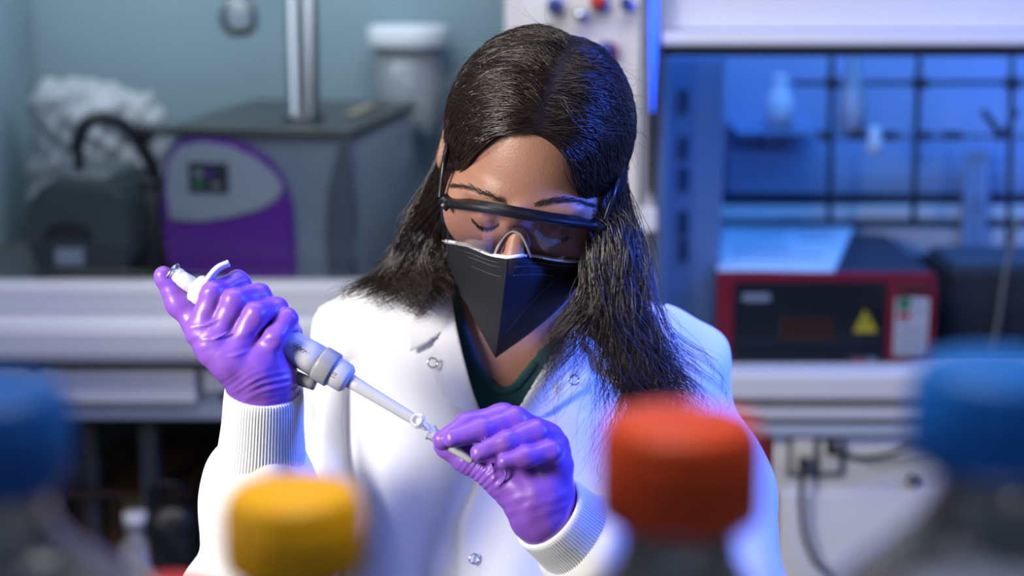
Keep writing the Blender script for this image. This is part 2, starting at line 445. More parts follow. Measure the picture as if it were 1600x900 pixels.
under(fb('airfoil_sill', -330, 503, 788, 572, 2.82, .09, M['sill'], None, .022), hoodL)
under(fb('shadow_gap', -330, 570, 788, 582, 2.90, .05, M['dark'], None, .001), hoodL)  # solid dark strip, shade under the sill put in as colour
under(fb('shadow_gap', -330, 493, 788, 505, 2.895, .05, M['black'], None, .001), hoodL)  # black strip painting the shade between the two sill bands
dr = under(fb('drawer_front', -330, 580, 306, 630, 2.87, .03, M['white'], None, .004), hoodL)
under(fb('lower_rail', -330, 631, 788, 656, 2.89, .03, M['machinelt'], None, .003), hoodL)
sw = under(fb('switch_plate', 318, 583, 356, 612, 2.87, .02, M['outlet'], None, .003), hoodL)
under(fb('side_bracket', 305, 576, 345, 655, 2.895, .05, M['machinelt'], None, .003), hoodL)
under(fb('drawer_pull', 40, 566, 58, 585, 2.85, .03, M['dark'], None, .003), hoodL)
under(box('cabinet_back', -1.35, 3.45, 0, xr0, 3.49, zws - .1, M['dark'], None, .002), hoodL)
under(fb('support_leg', 236, 657, 262, 1500, 3.00, .05, M['darkgrey'], None, .003), hoodL)
under(fb('support_leg', 150, 657, 172, 1500, 3.05, .05, M['darkgrey'], None, .003), hoodL)
under(fb('cross_panel', 385, 657, 520, 1500, 3.00, .03, M['machinedk'], None, .003), hoodL)

# things stored in the knee space under the left hood
def standing(name, x0, y0, x1, Y, dep, m, label, cat, bev=.006, base=None):
    xa = W(x0, y0, Y)[0]; xb = W(x1, y0, Y)[0]; zb = W(800, y0, Y)[2]
    t = empty(name, ((xa + xb) / 2, Y + dep / 2, 0), label, cat)
    return t, xa, xb, zb
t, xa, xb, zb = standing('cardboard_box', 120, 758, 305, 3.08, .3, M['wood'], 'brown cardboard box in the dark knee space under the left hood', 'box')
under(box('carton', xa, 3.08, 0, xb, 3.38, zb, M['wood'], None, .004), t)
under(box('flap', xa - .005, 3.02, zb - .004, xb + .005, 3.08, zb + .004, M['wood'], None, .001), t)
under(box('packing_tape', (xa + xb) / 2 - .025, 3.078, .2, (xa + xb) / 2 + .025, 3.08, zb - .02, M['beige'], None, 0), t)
t = empty('waste_bottle', (W(212, 830, 2.98)[0], 2.98, 0), 'pale capped plastic bottle standing low under the left hood', 'bottle')
zt = W(800, 800, 2.98)[2]
o = lathe('bottle_body', [(.0001, 0), (.05, 0), (.052, .01), (.052, zt - .12), (.03, zt - .06), (.018, zt - .05), (.018, zt - .03), (.0001, zt - .03)], M['frost'], None, 32, origin=t.location); under(o, t)
o = lathe('bottle_cap', [(.0001, zt - .03), (.022, zt - .03), (.022, zt), (.0001, zt)], M['outlet'], None, 32, origin=t.location); under(o, t)
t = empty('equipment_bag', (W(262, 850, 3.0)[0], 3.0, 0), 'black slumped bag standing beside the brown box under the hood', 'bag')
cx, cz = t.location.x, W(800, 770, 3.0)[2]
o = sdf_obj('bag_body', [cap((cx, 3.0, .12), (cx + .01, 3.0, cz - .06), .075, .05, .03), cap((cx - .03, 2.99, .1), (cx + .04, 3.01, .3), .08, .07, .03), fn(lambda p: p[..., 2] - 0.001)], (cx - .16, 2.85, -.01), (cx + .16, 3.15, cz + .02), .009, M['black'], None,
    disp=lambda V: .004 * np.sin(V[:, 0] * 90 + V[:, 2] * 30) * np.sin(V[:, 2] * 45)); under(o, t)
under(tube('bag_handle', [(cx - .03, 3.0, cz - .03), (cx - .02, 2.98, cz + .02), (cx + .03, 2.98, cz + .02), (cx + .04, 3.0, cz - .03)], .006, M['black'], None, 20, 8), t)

# pillar between the hoods with its service valves
pil = empty('service_pillar', (W(900, 300, 2.9)[0], 2.95, 0), 'cream service pillar between the two hoods behind the head', 'pillar')
xp0 = W(789, 100, 2.88)[0]; xp1 = W(1001, 100, 2.88)[0]
under(box('pillar_panel', xp0, 2.88, W(800, 640, 2.88)[2], xp1, 3.1, 2.6, M['cream'], None, .004), pil)
under(box('pillar_base', xp0, 2.93, 0, xp1, 3.1, W(800, 640, 2.88)[2], M['white'], None, .004), pil)
o = lathe('steel_post', [(.0001, 0), (.0165, 0), (.0165, 1.9), (.0001, 1.9)], M['steel'], None, 32, origin=(W(1017, 300, 2.87)[0], 2.87, .75)); under(o, pil)
o = lathe('led_tube', [(.0001, 0), (.002, .0), (.0075, .14), (.0085, .7), (.0001, .7)], M['led'], None, 20, origin=(W(1019, 200, 2.845)[0], 2.845, W(1019, 175, 2.845)[2])); under(o, pil)  # added glowing taper imitating the blue reflection on the post, not a lamp
under(fb('wall_socket', 998, 326, 1026, 362, 2.84, .02, M['outlet'], None, .003), pil)
under(fb('notice', 818, -60, 866, 40, 2.878, .001, M['paper'], None, 0), pil)
for i, (px, py, mk, lab, r) in enumerate(((946, 78, 'blueknob', 'dark blue valve knob with red collar on the pillar beside the hair', .014), (934, 2, 'redknob', 'red valve knob at the top edge of the pillar', .013), (866, 8, 'blueknob', 'dark blue valve knob at the top edge, left on the pillar', .012), (905, 22, 'chrome', 'small chrome valve spindle between the top knobs on the pillar', .009), (978, 4, 'blueknob', 'small dark blue knob at the top right of the pillar', .010))):
    c = W(px, py, 2.86); t = empty('valve', c, lab, 'valve', group=None)
    under(lathe('knob', [(.0001, 0), (r, 0), (r * 1.05, .004), (r * .9, .018), (.0001, .020)], M[mk], None, 32, (0, -1, 0), c, rib=(.003, .019, .0012, 8)), t)
    under(lathe('collar', [(.0001, -.004), (r * 1.35, -.004), (r * 1.35, -.001), (.0001, 0)], M['redknob'] if i == 0 else M['chrome'], None, 24, (0, -1, 0), c + np.array([.004, 0, -.004])), t)
    under(lathe('spindle', [(.0001, -.02), (r * .4, -.02), (r * .4, 0), (.0001, 0)], M['chrome'], None, 16, (0, -1, 0), c), t)

# purple fronted instrument
IY = 3.06; c0 = W(408, 448, IY); k_ = W(565, 330, IY)[0] - W(251, 330, IY)[0]
hw = k_ / 2; IH = W(800, 205, IY)[2] - zws
ins = empty('freeze_dryer', (c0[0], IY, zws), 'grey boxy instrument with purple front panel and dark top in the left hood', 'laboratory instrument', rz=math.radians(-9))
def loc(o): o.parent = ins; return o
def lx(px): return (px - 408) / 157.0 * hw
def lz(py): return (448 - py) / 243.0 * IH
prof = [(-hw, .03), (-hw * .98, .0)]
def rbox(name, x0, y0, z0, x1, y1, z1, m, bev): bm = bmesh.new(); bx(bm, x0, y0, z0, x1, y1, z1, bev, 4); return loc(bm_obj(name, bm, m, None, True))
loc(prism('housing', [(-hw + .012, .0), (hw * .92, .0), (hw * .985, lz(400)), (hw, lz(300)), (hw * .97, lz(215)), (-hw * .82, lz(215)), (-hw * .95, lz(240)), (-hw, lz(320)), (-hw, lz(400))], -.50, M['machine'], None, None, .0))
loc(prism('corner_trim', [(lx(520), .0), (lx(556), .0), (lx(565), lz(320)), (lx(556), lz(222)), (lx(540), lz(222)), (lx(520), lz(300)), (lx(514), lz(380))], .006, M['machinedk'], None, None, .002))
rbox('side_cover', hw * .94, .02, .0, hw * 1.0, .49, lz(222), M['machinelt'], .01)
loc(prism('front_panel', [(lx(a), lz(b)) for a, b in [(262, 446), (255, 390), (253, 330), (260, 262), (276, 228), (304, 213), (345, 211), (390, 222), (428, 246), (452, 280), (464, 320), (466, 370), (466, 446)]], .014, M['purple'], None, None, .005))
o = prism('control_bezel', [(lx(a), lz(b)) for a, b in [(268, 350), (263, 300), (270, 252), (288, 230), (325, 222), (370, 228), (410, 246), (440, 270), (454, 292), (444, 312), (415, 330), (370, 343), (320, 352)]], .007, M['machinelt'], None, None, .003); o.location.y = -.014; loc(o)
o = box('display', lx(303), -.025, lz(303), lx(367), -.0215, lz(255), M['screen'], None, .002); loc(o)
for j, (a, b, mm) in enumerate(((312, 268, 'machinelt'), (330, 268, 'purple'), (312, 285, 'greenlab'), (340, 286, 'print'))):
    o = box('display_field', lx(a), -.0256, lz(b + 8), lx(a + 14), -.0252, lz(b), M[mm], None, 0); loc(o)
o = box('logo_plate', lx(272), -.0225, lz(340), lx(300), -.0215, lz(322), M['machinelt'], None, 0); loc(o)
rbox('top_tray', -hw * .93, -.012, lz(212), hw * .99, .53, lz(200), M['toptray'], .004)
rbox('top_gasket', -hw * .95, -.015, lz(214), hw * 1.0, .54, lz(208), M['black'], .002)
o = box('beige_pad', lx(500), .22, lz(199.8), hw * .72, .40, lz(194), M['beige'], None, .002); loc(o)
o = lathe('steel_column', [(.0001, 0), (.040, 0), (.040, .01), (.031, .012), (.031, .9), (.0001, .9)], M['column'], None, 48, origin=(.045, .16, lz(200))); loc(o)
o = lathe('drain_knob', [(.0001, 0), (.012, 0), (.013, .012), (.0001, .014)], M['black'], None, 20, origin=(-.07, .48, lz(200))); loc(o)
for a in (-.8, .8):
    for b in (.06, .42):
        pass

# vacuum pump with its ring hose
pm = empty('vacuum_pump', (W(135, 440, 3.05)[0], 3.1, zws), 'dark green grey finned vacuum pump with curved black hose in the left hood', 'vacuum pump')
PY = 3.04; pc = W(125, 370, PY); pr_ = (W(215, 370, PY)[0] - W(42, 370, PY)[0]) / 2
zc_ = (W(800, 285, PY)[2] + zws) / 2 + .005; pcx = W(128, 370, PY)[0]; rz_ = W(800, 285, PY)[2] - zc_
def sup(x, z, n=3.0): return x, z
ang = np.linspace(0, 2 * math.pi, 40, endpoint=False)
def supel(rx_, rz2, n=3.2): return [(pcx + rx_ * np.sign(math.cos(a)) * abs(math.cos(a)) ** (2 / n), zc_ + rz2 * np.sign(math.sin(a)) * abs(math.sin(a)) ** (2 / n)) for a in ang]
o = prism('motor_housing', supel(pr_ * .88, rz_ * .92), -.30, M['pump'], None, None, 0); o.location.y = PY; o.location.y = PY; under(o, pm)
for i in range(9):
    o = prism('cooling_fin', supel(pr_ * (1.0), rz_ * 1.0), -.007, M['pump'], None); o.location.y = PY + .03 + i * .028; under(o, pm)
o = prism('fan_cover', supel(pr_ * .94, rz_ * .97), .02, M['pump'], None, None, .006); o.location.y = PY; under(o, pm)
arch = [(W(a, b, PY)[0], W(800, b, PY)[2]) for a, b in [(70, 372), (76, 356), (92, 346), (112, 343), (132, 347), (146, 357), (150, 372), (128, 368), (110, 366), (90, 368)]]
o = prism('intake_arch', arch, .006, M['black'], None); o.location.y = PY - .0195; under(o, pm)
for i in range(6):
    zz = W(800, 378 + i * 11, PY)[2]; under(box('grille_slat', pcx - pr_ * .86, PY - .028, zz - .003, pcx + pr_ * .86, PY - .0195, zz + .002, M['pump'], None, .001), pm)
under(fb('rating_plate', 86, 388, 131, 415, PY - .030, .003, M['machinelt'], None, .001), pm)
bm = bmesh.new(); a = W(95, 268, PY + .05); b = W(185, 345, PY + .05); bx(bm, a[0], PY + .02, b[2], b[0], PY + .24, a[2], .018, 4); under(bm_obj('pump_head', bm, M['pump'], None, True), pm)
under(fb('mounting_foot', 50, 428, 215, 447, PY - .01, .26, M['black'], None, .004), pm)
under(lathe('inlet_flange', [(.0001, 0), (.019, 0), (.019, .02), (.013, .022), (.013, .05), (.0001, .05)], M['steel'], None, 24, origin=W(120, 280, PY + .1)), pm)
under(tube('ring_hose', [W(120, 262, 3.14), W(121, 225, 3.14), W(132, 197, 3.14), W(152, 185, 3.15), W(178, 187, 3.16), W(205, 205, 3.17), W(228, 240, 3.18), W(243, 272, 3.19), W(250, 310, 3.2)], .0135, M['black'], None, 60, 14), pm)
for j in range(10):
    pass
under(lathe('hose_clamp', [(.0001, 0), (.017, 0), (.018, .01), (.017, .022), (.0001, .022)], M['black'], None, 20, (.6, .0, .4), W(222, 212, 3.17)), pm)
vb = empty('exhaust_filter', (W(232, 440, 3.1)[0], 3.15, zws), 'black upright filter canister between the pump and the purple instrument', 'filter')
vo = W(228, 300, 3.1); under(lathe('canister', [(.0001, 0), (.030, 0), (.032, .01), (.032, vo[2] - zws - .01), (.02, vo[2] - zws), (.0001, vo[2] - zws)], M['dark'], None, 28, origin=(vo[0], 3.15, zws)), vb)
under(lathe('canister_lid', [(.0001, 0), (.022, 0), (.022, .015), (.0001, .015)], M['black'], None, 24, origin=(vo[0], 3.15, vo[2])), vb)

# crumpled pale plastic bag behind the pump
bc = W(155, 200, 3.45)
bagp = [cap(W(100, 165, 3.5), W(215, 185, 3.5), .055, .050, .04), cap(W(95, 180, 3.5), W(95, 330, 3.5), .060, .07, .05), cap(W(215, 200, 3.5), W(232, 330, 3.5), .052, .065, .05), cap(W(150, 200, 3.5), W(165, 420, 3.5), .085, .11, .05), fn(lambda p: p[..., 2] - zws - .002)]
lo_, hi_ = bounds(bagp[:-1], .03)
bag = sdf_obj('plastic_bag', bagp, lo_, hi_, .0065, M['bag'], None, disp=lambda V: .006 * np.sin(V[:, 0] * 60 + 2 * np.sin(V[:, 2] * 40)) * np.sin(V[:, 2] * 55 + V[:, 0] * 25) + .003 * np.sin(V[:, 0] * 130 - V[:, 2] * 90))
tag(bag, 'crumpled pale grey plastic bag standing behind the vacuum pump', 'bag')

# glassware high in the left hood
def flask(name, px, py, Y, scale, label, residue):
    c = W(px, py, Y); t = empty(name, c, label, 'flask')
    prof = [(.0001, 0), (.020, .002), (.034, .014), (.040, .034), (.036, .054), (.022, .070), (.012, .080), (.011, .125), (.0135, .127), (.0135, .131)]
    under(lathe('flask_glass', [(a * scale, b * scale) for a, b in prof], M['glass'], None, 40, origin=c), t)
    if residue: under(lathe('residue', [(.0001, .0015), (.019 * scale, .004), (.031 * scale, .015), (.0001, .016)], M['amber'], None, 32, origin=c), t)
    under(lathe('clamp_ring', [(.012 * scale, .095 * scale), (.018 * scale, .095 * scale), (.018 * scale, .107 * scale), (.012 * scale, .107 * scale)], M['rod'], None, 24, origin=c), t)
    under(tube('clamp_arm', [c + np.array([0, .016 * scale, .1 * scale]), (c[0], 3.76, c[2] + .1 * scale)], .005, M['rod'], None, 8, 8), t)
flask('round_flask', 374, 57, 3.35, 1.0, 'round glass flask with amber residue at the top of the left hood', True)
jc = W(640, 196, 3.66); t = empty('storage_canister', jc, 'translucent canister with bright white lid at the back of the left hood', 'canister')
jr = (W(695, 100, 3.66)[0] - W(590, 100, 3.66)[0]) / 2; jh = W(640, 72, 3.66)[2] - jc[2]
under(lathe('canister_body', [(.0001, 0), (jr * .95, 0), (jr, .01), (jr, jh), (.0001, jh)], M['frost'], None, 40, origin=jc), t)
under(lathe('canister_lid', [(.0001, jh), (jr * 1.18, jh), (jr * 1.2, jh + .004), (jr * 1.2, jh + .036), (jr * 1.1, jh + .044), (.0001, jh + .045)], M['paper'], None, 40, origin=jc), t)
under(box('wall_bracket', jc[0] - .05, 3.60, jc[2] - .01, jc[0] + .05, 3.75, jc[2], M['greywall'], None, .002), t)

# right hood
zwr = W(800, 580, 3.0)[2]; xa = W(1036, 200, 2.93)[0]; xb = 1.75
hoodR = empty('fume_hood', (1.0, 3.3, 0), 'blue lit fume hood on the right with closed glass sash', 'fume hood')
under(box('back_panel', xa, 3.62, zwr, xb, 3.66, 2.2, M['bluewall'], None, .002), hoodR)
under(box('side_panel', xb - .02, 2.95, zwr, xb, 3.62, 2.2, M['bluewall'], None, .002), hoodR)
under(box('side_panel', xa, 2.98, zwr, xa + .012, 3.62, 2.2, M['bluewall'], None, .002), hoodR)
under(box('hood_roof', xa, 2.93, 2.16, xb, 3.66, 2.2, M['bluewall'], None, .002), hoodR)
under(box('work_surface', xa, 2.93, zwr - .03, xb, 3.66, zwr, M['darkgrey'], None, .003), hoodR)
under(fb('upper_panel', 1030, -220, 1900, 46, 2.90, .04, M['white'], None, .004), hoodR)
under(fb('sash_handle', 1030, 50, 1900, 72, 2.86, .06, M['white'], None, .006), hoodR)
under(fb('sash_gasket', 1036, 73, 1900, 88, 2.872, .03, M['black'], None, .001), hoodR)
bm = bmesh.new(); p0 = W(1036, 580, 2.95); p1 = W(1900, 80, 2.95); bx(bm, p0[0], 2.95, p0[2] + .004, p1[0], 2.956, p1[2], 0); under(bm_obj('sash_pane', bm, M['pane']), hoodR)
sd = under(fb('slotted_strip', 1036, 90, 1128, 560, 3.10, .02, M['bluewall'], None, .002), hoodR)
for y0 in (140, 213, 262, 330, 372):
    o = fb('slot', 1059, y0, 1076, y0 + 37, 3.098, .004, M['slot'], None, 0); o.parent = sd; o.matrix_parent_inverse = hoodR.matrix_world.inverted() if False else Matrix.Identity(4); 
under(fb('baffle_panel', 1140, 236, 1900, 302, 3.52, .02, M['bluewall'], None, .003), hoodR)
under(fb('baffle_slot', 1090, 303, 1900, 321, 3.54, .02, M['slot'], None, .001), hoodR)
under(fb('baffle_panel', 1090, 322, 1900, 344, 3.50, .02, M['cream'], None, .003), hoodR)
under(fb('baffle_slot', 1090, 345, 1900, 357, 3.54, .02, M['slot'], None, .001), hoodR)
under(fb('baffle_panel', 1090, 358, 1900, 400, 3.50, .02, M['cream'], None, .003), hoodR)
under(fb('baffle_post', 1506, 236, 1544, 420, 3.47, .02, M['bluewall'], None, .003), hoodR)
grid = empty('support_grid', W(1430, 330, 3.40), 'dark metal rod lattice standing inside the blue lit hood', 'lattice')
for px, ya, yb, Y in ((1300, 60, 345, 3.40), (1437, 60, 345, 3.38), (1582, 60, 520, 3.38)):
    a = W(px, ya, Y); b = W(px - (10 if px > 1400 else 4), yb, Y); b[1] = Y
    under(tube('upright_rod', [a, b], .0062, M['rod'], None, 6, 12), grid)
    c = W(px, 130, Y - .012); under(box('clamp_boss', c[0] - .014, c[1] - .012, c[2] - .012, c[0] + .014, c[1] + .014, c[2] + .012, M['rod'], None, .003), grid)
a = W(1240, 130, 3.37); b = W(1900, 128, 3.37); under(tube('cross_rod', [a, b], .0052, M['rod'], None, 6, 10), grid)
for i, (x0, x1) in enumerate(((1326, 1356), (1375, 1405), (1432, 1458), (1475, 1506), (1280, 1300))):
    o = fb('rod_clamp', x0, 207, x1, 219, 3.36, .03, M['rod'], None, .003); under(o, grid)
under(tube('cross_rod', [W(1275, 213, 3.385), W(1640, 213, 3.385)], .0030, M['rod'], None, 6, 10), grid)
under(tube('swivel_arm', [W(1535, 172, 3.36), W(1552, 195, 3.35), W(1566, 216, 3.36)], .007, M['rod'], None, 10, 8), grid)
under(tube('swivel_arm', [W(1556, 216, 3.36), W(1574, 200, 3.35), W(1590, 172, 3.36)], .006, M['rod'], None, 10, 8), grid)
def lab_lathe(name, px, py, Y, prof, m, label, cat, capm=None):
    c = W(px, py, Y); t = empty(name, c, label, cat); under(lathe('vessel', prof, m, None, 32, origin=c), t)
    if capm: zt = prof[-1][1]; under(lathe('cap', [(.0001, zt), (.014, zt), (.014, zt + .02), (.0001, zt + .021)], capm, None, 20, origin=c), t)
    z_ = c[2]; return t
lab_lathe('wash_bottle', 1216, 200, 3.46, [(.0001, 0), (.03, 0), (.03, .05), (.024, .07), (.016, .082), (.016, .09), (.0001, .09)], M['paper'], 'small white plastic bottle high at the left of the lit hood interior', 'bottle', M['paper'])
lab_lathe('glass_condenser', 1330, 204, 3.33, [(.0001, 0), (.026, .0), (.027, .05), (.020, .10), (.012, .13), (.012, .17)], M['frost'], 'tall tapering frosted glass vessel hanging on the lattice', 'glassware')
lab_lathe('stopper_flask', 1366, 240, 3.33, [(.0001, 0), (.014, 0), (.016, .02), (.010, .045), (.008, .055), (.0001, .056)], M['paper'], 'small white stoppered vial below the lattice clamps', 'vial')
st_ = empty('wall_shelf', W(1216, 200, 3.5), 'thin pale shelf on the hood back wall carrying a white bottle', 'shelf')
c = W(1216, 201, 3.46); under(box('shelf_board', c[0] - .09, 3.42, c[2] - .008, c[0] + .09, 3.62, c[2], M['bluewall'], None, .002), st_)
under(box('shelf_bracket', c[0] - .005, 3.55, c[2] - .05, c[0] + .005, 3.62, c[2] - .008, M['bluewall'], None, .001), st_)
# dark equipment at both sides of the red unit
t = empty('heating_bath', W(1530, 570, 3.2), 'black low water bath at the right of the red unit in the hood', 'water bath')
p0 = W(1478, 580, 3.12); p1 = W(1800, 420, 3.12)
under(box('bath_housing', p0[0], 3.12, zwr, p1[0], 3.33, p1[2], M['dark'], None, .01), t); under(box('bath_rim', p0[0] + .01, 3.13, p1[2], p1[0] - .01, 3.32, p1[2] + .008, M['darkgrey'], None, .003), t)
under(tube('power_cord', [W(1590, 340, 3.1), W(1572, 420, 3.1), W(1560, 500, 3.1), W(1548, 560, 3.1)], .004, M['beige'], None, 24, 8), t)
t = empty('hot_plate', W(1085, 570, 3.2), 'black low block heater at the left of the red unit in the hood', 'heater')
p0 = W(1046, 580, 3.2); p1 = W(1118, 412, 3.2)
under(box('heater_housing', p0[0], 3.2, zwr, p1[0] - .005, 3.42, p1[2], M['dark'], None, .01), t); under(box('heater_plate', p0[0] + .01, 3.21, p1[2], p1[0] - .015, 3.41, p1[2] + .006, M['darkgrey'], None, .002), t)

# red framed unit
RY = 3.02
ru = empty('red_oven', (W(1290, 578, RY)[0], RY, zwr), 'red framed black box unit with yellow warning triangle in the right hood', 'laboratory oven')
U = lambda *a, **k: under(fb(*a, **k), ru)
xA = W(1120, 500, RY)[0]; xB = W(1462, 500, RY)[0]; zT = W(800, 426, RY)[2]
under(box('casing', xA + .004, RY + .012, zwr + .008, xB - .004, RY + .42, zT - .002, M['boxtop'], None, .006), ru)
U('front_frame', 1120, 426, 1146, 578, RY, .02, M['red']); U('front_frame', 1120, 426, 1462, 441, RY - .001, .02, M['red']); U('front_frame', 1384, 440, 1462, 578, RY, .02, M['red'])
door = U('oven_door', 1146, 441, 1384, 577, RY - .004, .02, M['blackpanel'])
U('viewing_window', 1220, 496, 1305, 534, RY - .006, .003, M['amberwin'])
U('name_strip', 1160, 459, 1204, 471, RY - .006, .003, M['machinelt'])
U('door_latch', 1326, 558, 1371, 587, RY - .02, .02, M['dark']); U('latch_label', 1332, 560, 1352, 570, RY - .022, .003, M['redlab']); U('latch_label', 1355, 560, 1370, 573, RY - .022, .003, M['machinelt'])
tri = [W(1351, 483, RY), W(1333, 518, RY), W(1370, 518, RY)]
o = prism('warning_triangle', [(p[0], p[2]) for p in tri], .002, M['yellowlab']); o.location.y = RY - .004; under(o, ru)
o = prism('warning_bolt', [(W(a, b, RY)[0], W(800, b, RY)[2]) for a, b in ((1352, 493), (1348, 505), (1351, 505), (1349, 514), (1355, 502), (1352, 502), (1354, 493))], .0008, M['black']); o.location.y = RY - .0062; under(o, ru)
U('label_sheet', 1398, 466, 1450, 556, RY - .003, .003, M['paper'])
U('green_block', 1403, 467, 1423, 484, RY - .0045, .002, M['greenlab']); U('red_block', 1403, 488, 1422, 499, RY - .0045, .002, M['redlab'])
for i in range(7): U('label_line', 1402, 505 + i * 7, 1446, 506.6 + i * 7, RY - .0045, .002, M['print'], bev=0)
for i in range(4): U('label_line', 1427, 472 + i * 7, 1447, 473.6 + i * 7, RY - .0045, .002, M['print'], bev=0)
U('control_strip', 1403, 446, 1452, 462, RY - .002, .003, M['maroon'])
for x0 in (1150, 1420):
    for yy in (.04, .36):
        c = W(x0, 578, RY); under(lathe('rubber_foot', [(.0001, 0), (.012, 0), (.012, .009), (.0001, .009)], M['black'], None, 16, origin=(c[0], RY + yy, zwr)), ru)
# paper sheets on the red unit
def paper_sheet(px4, z, label, rows_):
    pts4 = [W(a, b, 3.0) for a, b in px4]
    def onz(px, py): r = FWD + (px - 800) / FPX * RGT + (450 - py) / FPX * UPV; return CAM + r * ((z - CAM[2]) / r[2])
    c = [onz(a, b) for a, b in px4]; n = 16; Vv = []
    for i in range(n):
        for j in range(n):
            u, v = i / (n - 1), j / (n - 1); p = (c[0] * (1 - u) + c[1] * u) * (1 - v) + (c[3] * (1 - u) + c[2] * u) * v
            Vv.append(p + np.array([0, 0, .002 * (1 + math.sin(u * 5 + v * 4)) * (.3 + u * v)]))
    ids = np.arange(n * n).reshape(n, n); F = np.stack([ids[:-1, :-1], ids[1:, :-1], ids[1:, 1:], ids[:-1, 1:]], -1).reshape(-1, 4)
    o = mesh_np('paper_sheet', Vv, F, M['paper']); md = o.modifiers.new('t', 'SOLIDIFY'); md.thickness = .0004; md.offset = 1
    tag(o, label, 'paper')
    for k, (u0, u1, v0) in enumerate(rows_):
        q = []
        for u, v in ((u0, v0), (u1, v0), (u1, v0 + .035), (u0, v0 + .035)):
            p = (c[0] * (1 - u) + c[1] * u) * (1 - v) + (c[3] * (1 - u) + c[2] * u) * v; q.append(p + np.array([0, 0, .0008 + .002 * (1 + math.sin(u * 5 + v * 4)) * (.3 + u * v)]))
        l = mesh_np('printed_line', q, [[0, 1, 2, 3]], M['print'], None, False); l.parent = o
zt2 = zT + .0005
paper_sheet([(1119, 424), (1303, 425), (1336, 356), (1128, 350)], zt2, 'white printed sheet of paper lying on top of the red unit', [(.1, .6, .25), (.1, .6, .38), (.1, .55, .5), (.62, .85, .3), (.62, .9, .62), (.1, .5, .74), (.6, .85, .8)])

# ledge under the right hood
under(fb('sill_rail', 1120, 583, 1900, 628, 2.88, .08, M['sill'], None, .010), hoodR)
under(fb('lower_trim', 1120, 636, 1900, 657, 2.90, .05, M['sill'], None, .006), hoodR)
under(fb('shadow_gap', 1120, 655, 1900, 667, 2.93, .04, M['dark'], None, .001), hoodR)  # dark strip in place of the shade above the rail
under(fb('towel_rail', 1150, 667, 1900, 684, 2.87, .02, M['machinelt'], None, .005), hoodR)
under(fb('maroon_panel', 1170, 684, 1204, 1500, 2.95, .03, M['maroon'], None, .002), hoodR)
under(fb('front_panel', 1206, 684, 1900, 770, 2.94, .03, M['white'], None, .003), hoodR)
under(fb('cabinet_door', 1206, 772, 1900, 1500, 2.93, .03, M['white'], None, .003), hoodR)
under(fb('inner_panel', 1050, 640, 1172, 1500, 2.97, .03, M['darkgrey'], None, .003), hoodR)
so = empty('power_outlet', W(1276, 712, 2.935), 'grey double power outlet with white sockets on the panel below the right hood', 'power outlet')
under(fb('outlet_plate', 1231, 682, 1320, 746, 2.93, .01, M['outletgrey'], None, .003), so)
under(fb('socket', 1239, 687, 1272, 738, 2.924, .008, M['outlet'], None, .003), so); under(fb('socket', 1283, 691, 1313, 738, 2.924, .008, M['outlet'], None, .003), so)
def cable(name, pts, r, label, plug):
    t = empty(name, pts[0], label, 'cable')
    under(tube('cord', pts, r, M['black'], None, 50, 10), t)
    c = np.array(pts[0]); under(box('plug', c[0] - .008, c[1] - .006, c[2] - .014, c[0] + .008, c[1] + .014, c[2] + .012, M['black'], None, .004), t)
cable('mains_cable', [W(1256, 726, 2.90), W(1253, 750, 2.895), W(1252, 790, 2.90), W(1258, 840, 2.90), W(1275, 880, 2.90), W(1300, 905, 2.90), W(1330, 960, 2.90)], .0052, 'black power cord hanging down from the left socket below the hood', 1)
cable('mains_cable', [W(1299, 700, 2.90), W(1318, 712, 2.89), W(1350, 716, 2.89), W(1390, 710, 2.89), W(1425, 697, 2.885), W(1480, 690, 2.89)], .0052, 'black power cord running right from the right socket below the hood', 1)
kc = W(1427, 750, 2.93); t = empty('lock_knob', kc, 'small round dark metal lock on the white panel below the hood', 'lock')
under(lathe('lock_ring', [(.0001, 0), (.013, 0), (.013, .006), (.010, .008), (.009, .004), (.0001, .004)], M['rod'], None, 24, (0, -1, 0), kc), t); under(lathe('lock_barrel', [(.0001, .003), (.006, .003), (.006, .009), (.0001, .009)], M['steel'], None, 20, (0, -1, 0), kc), t)

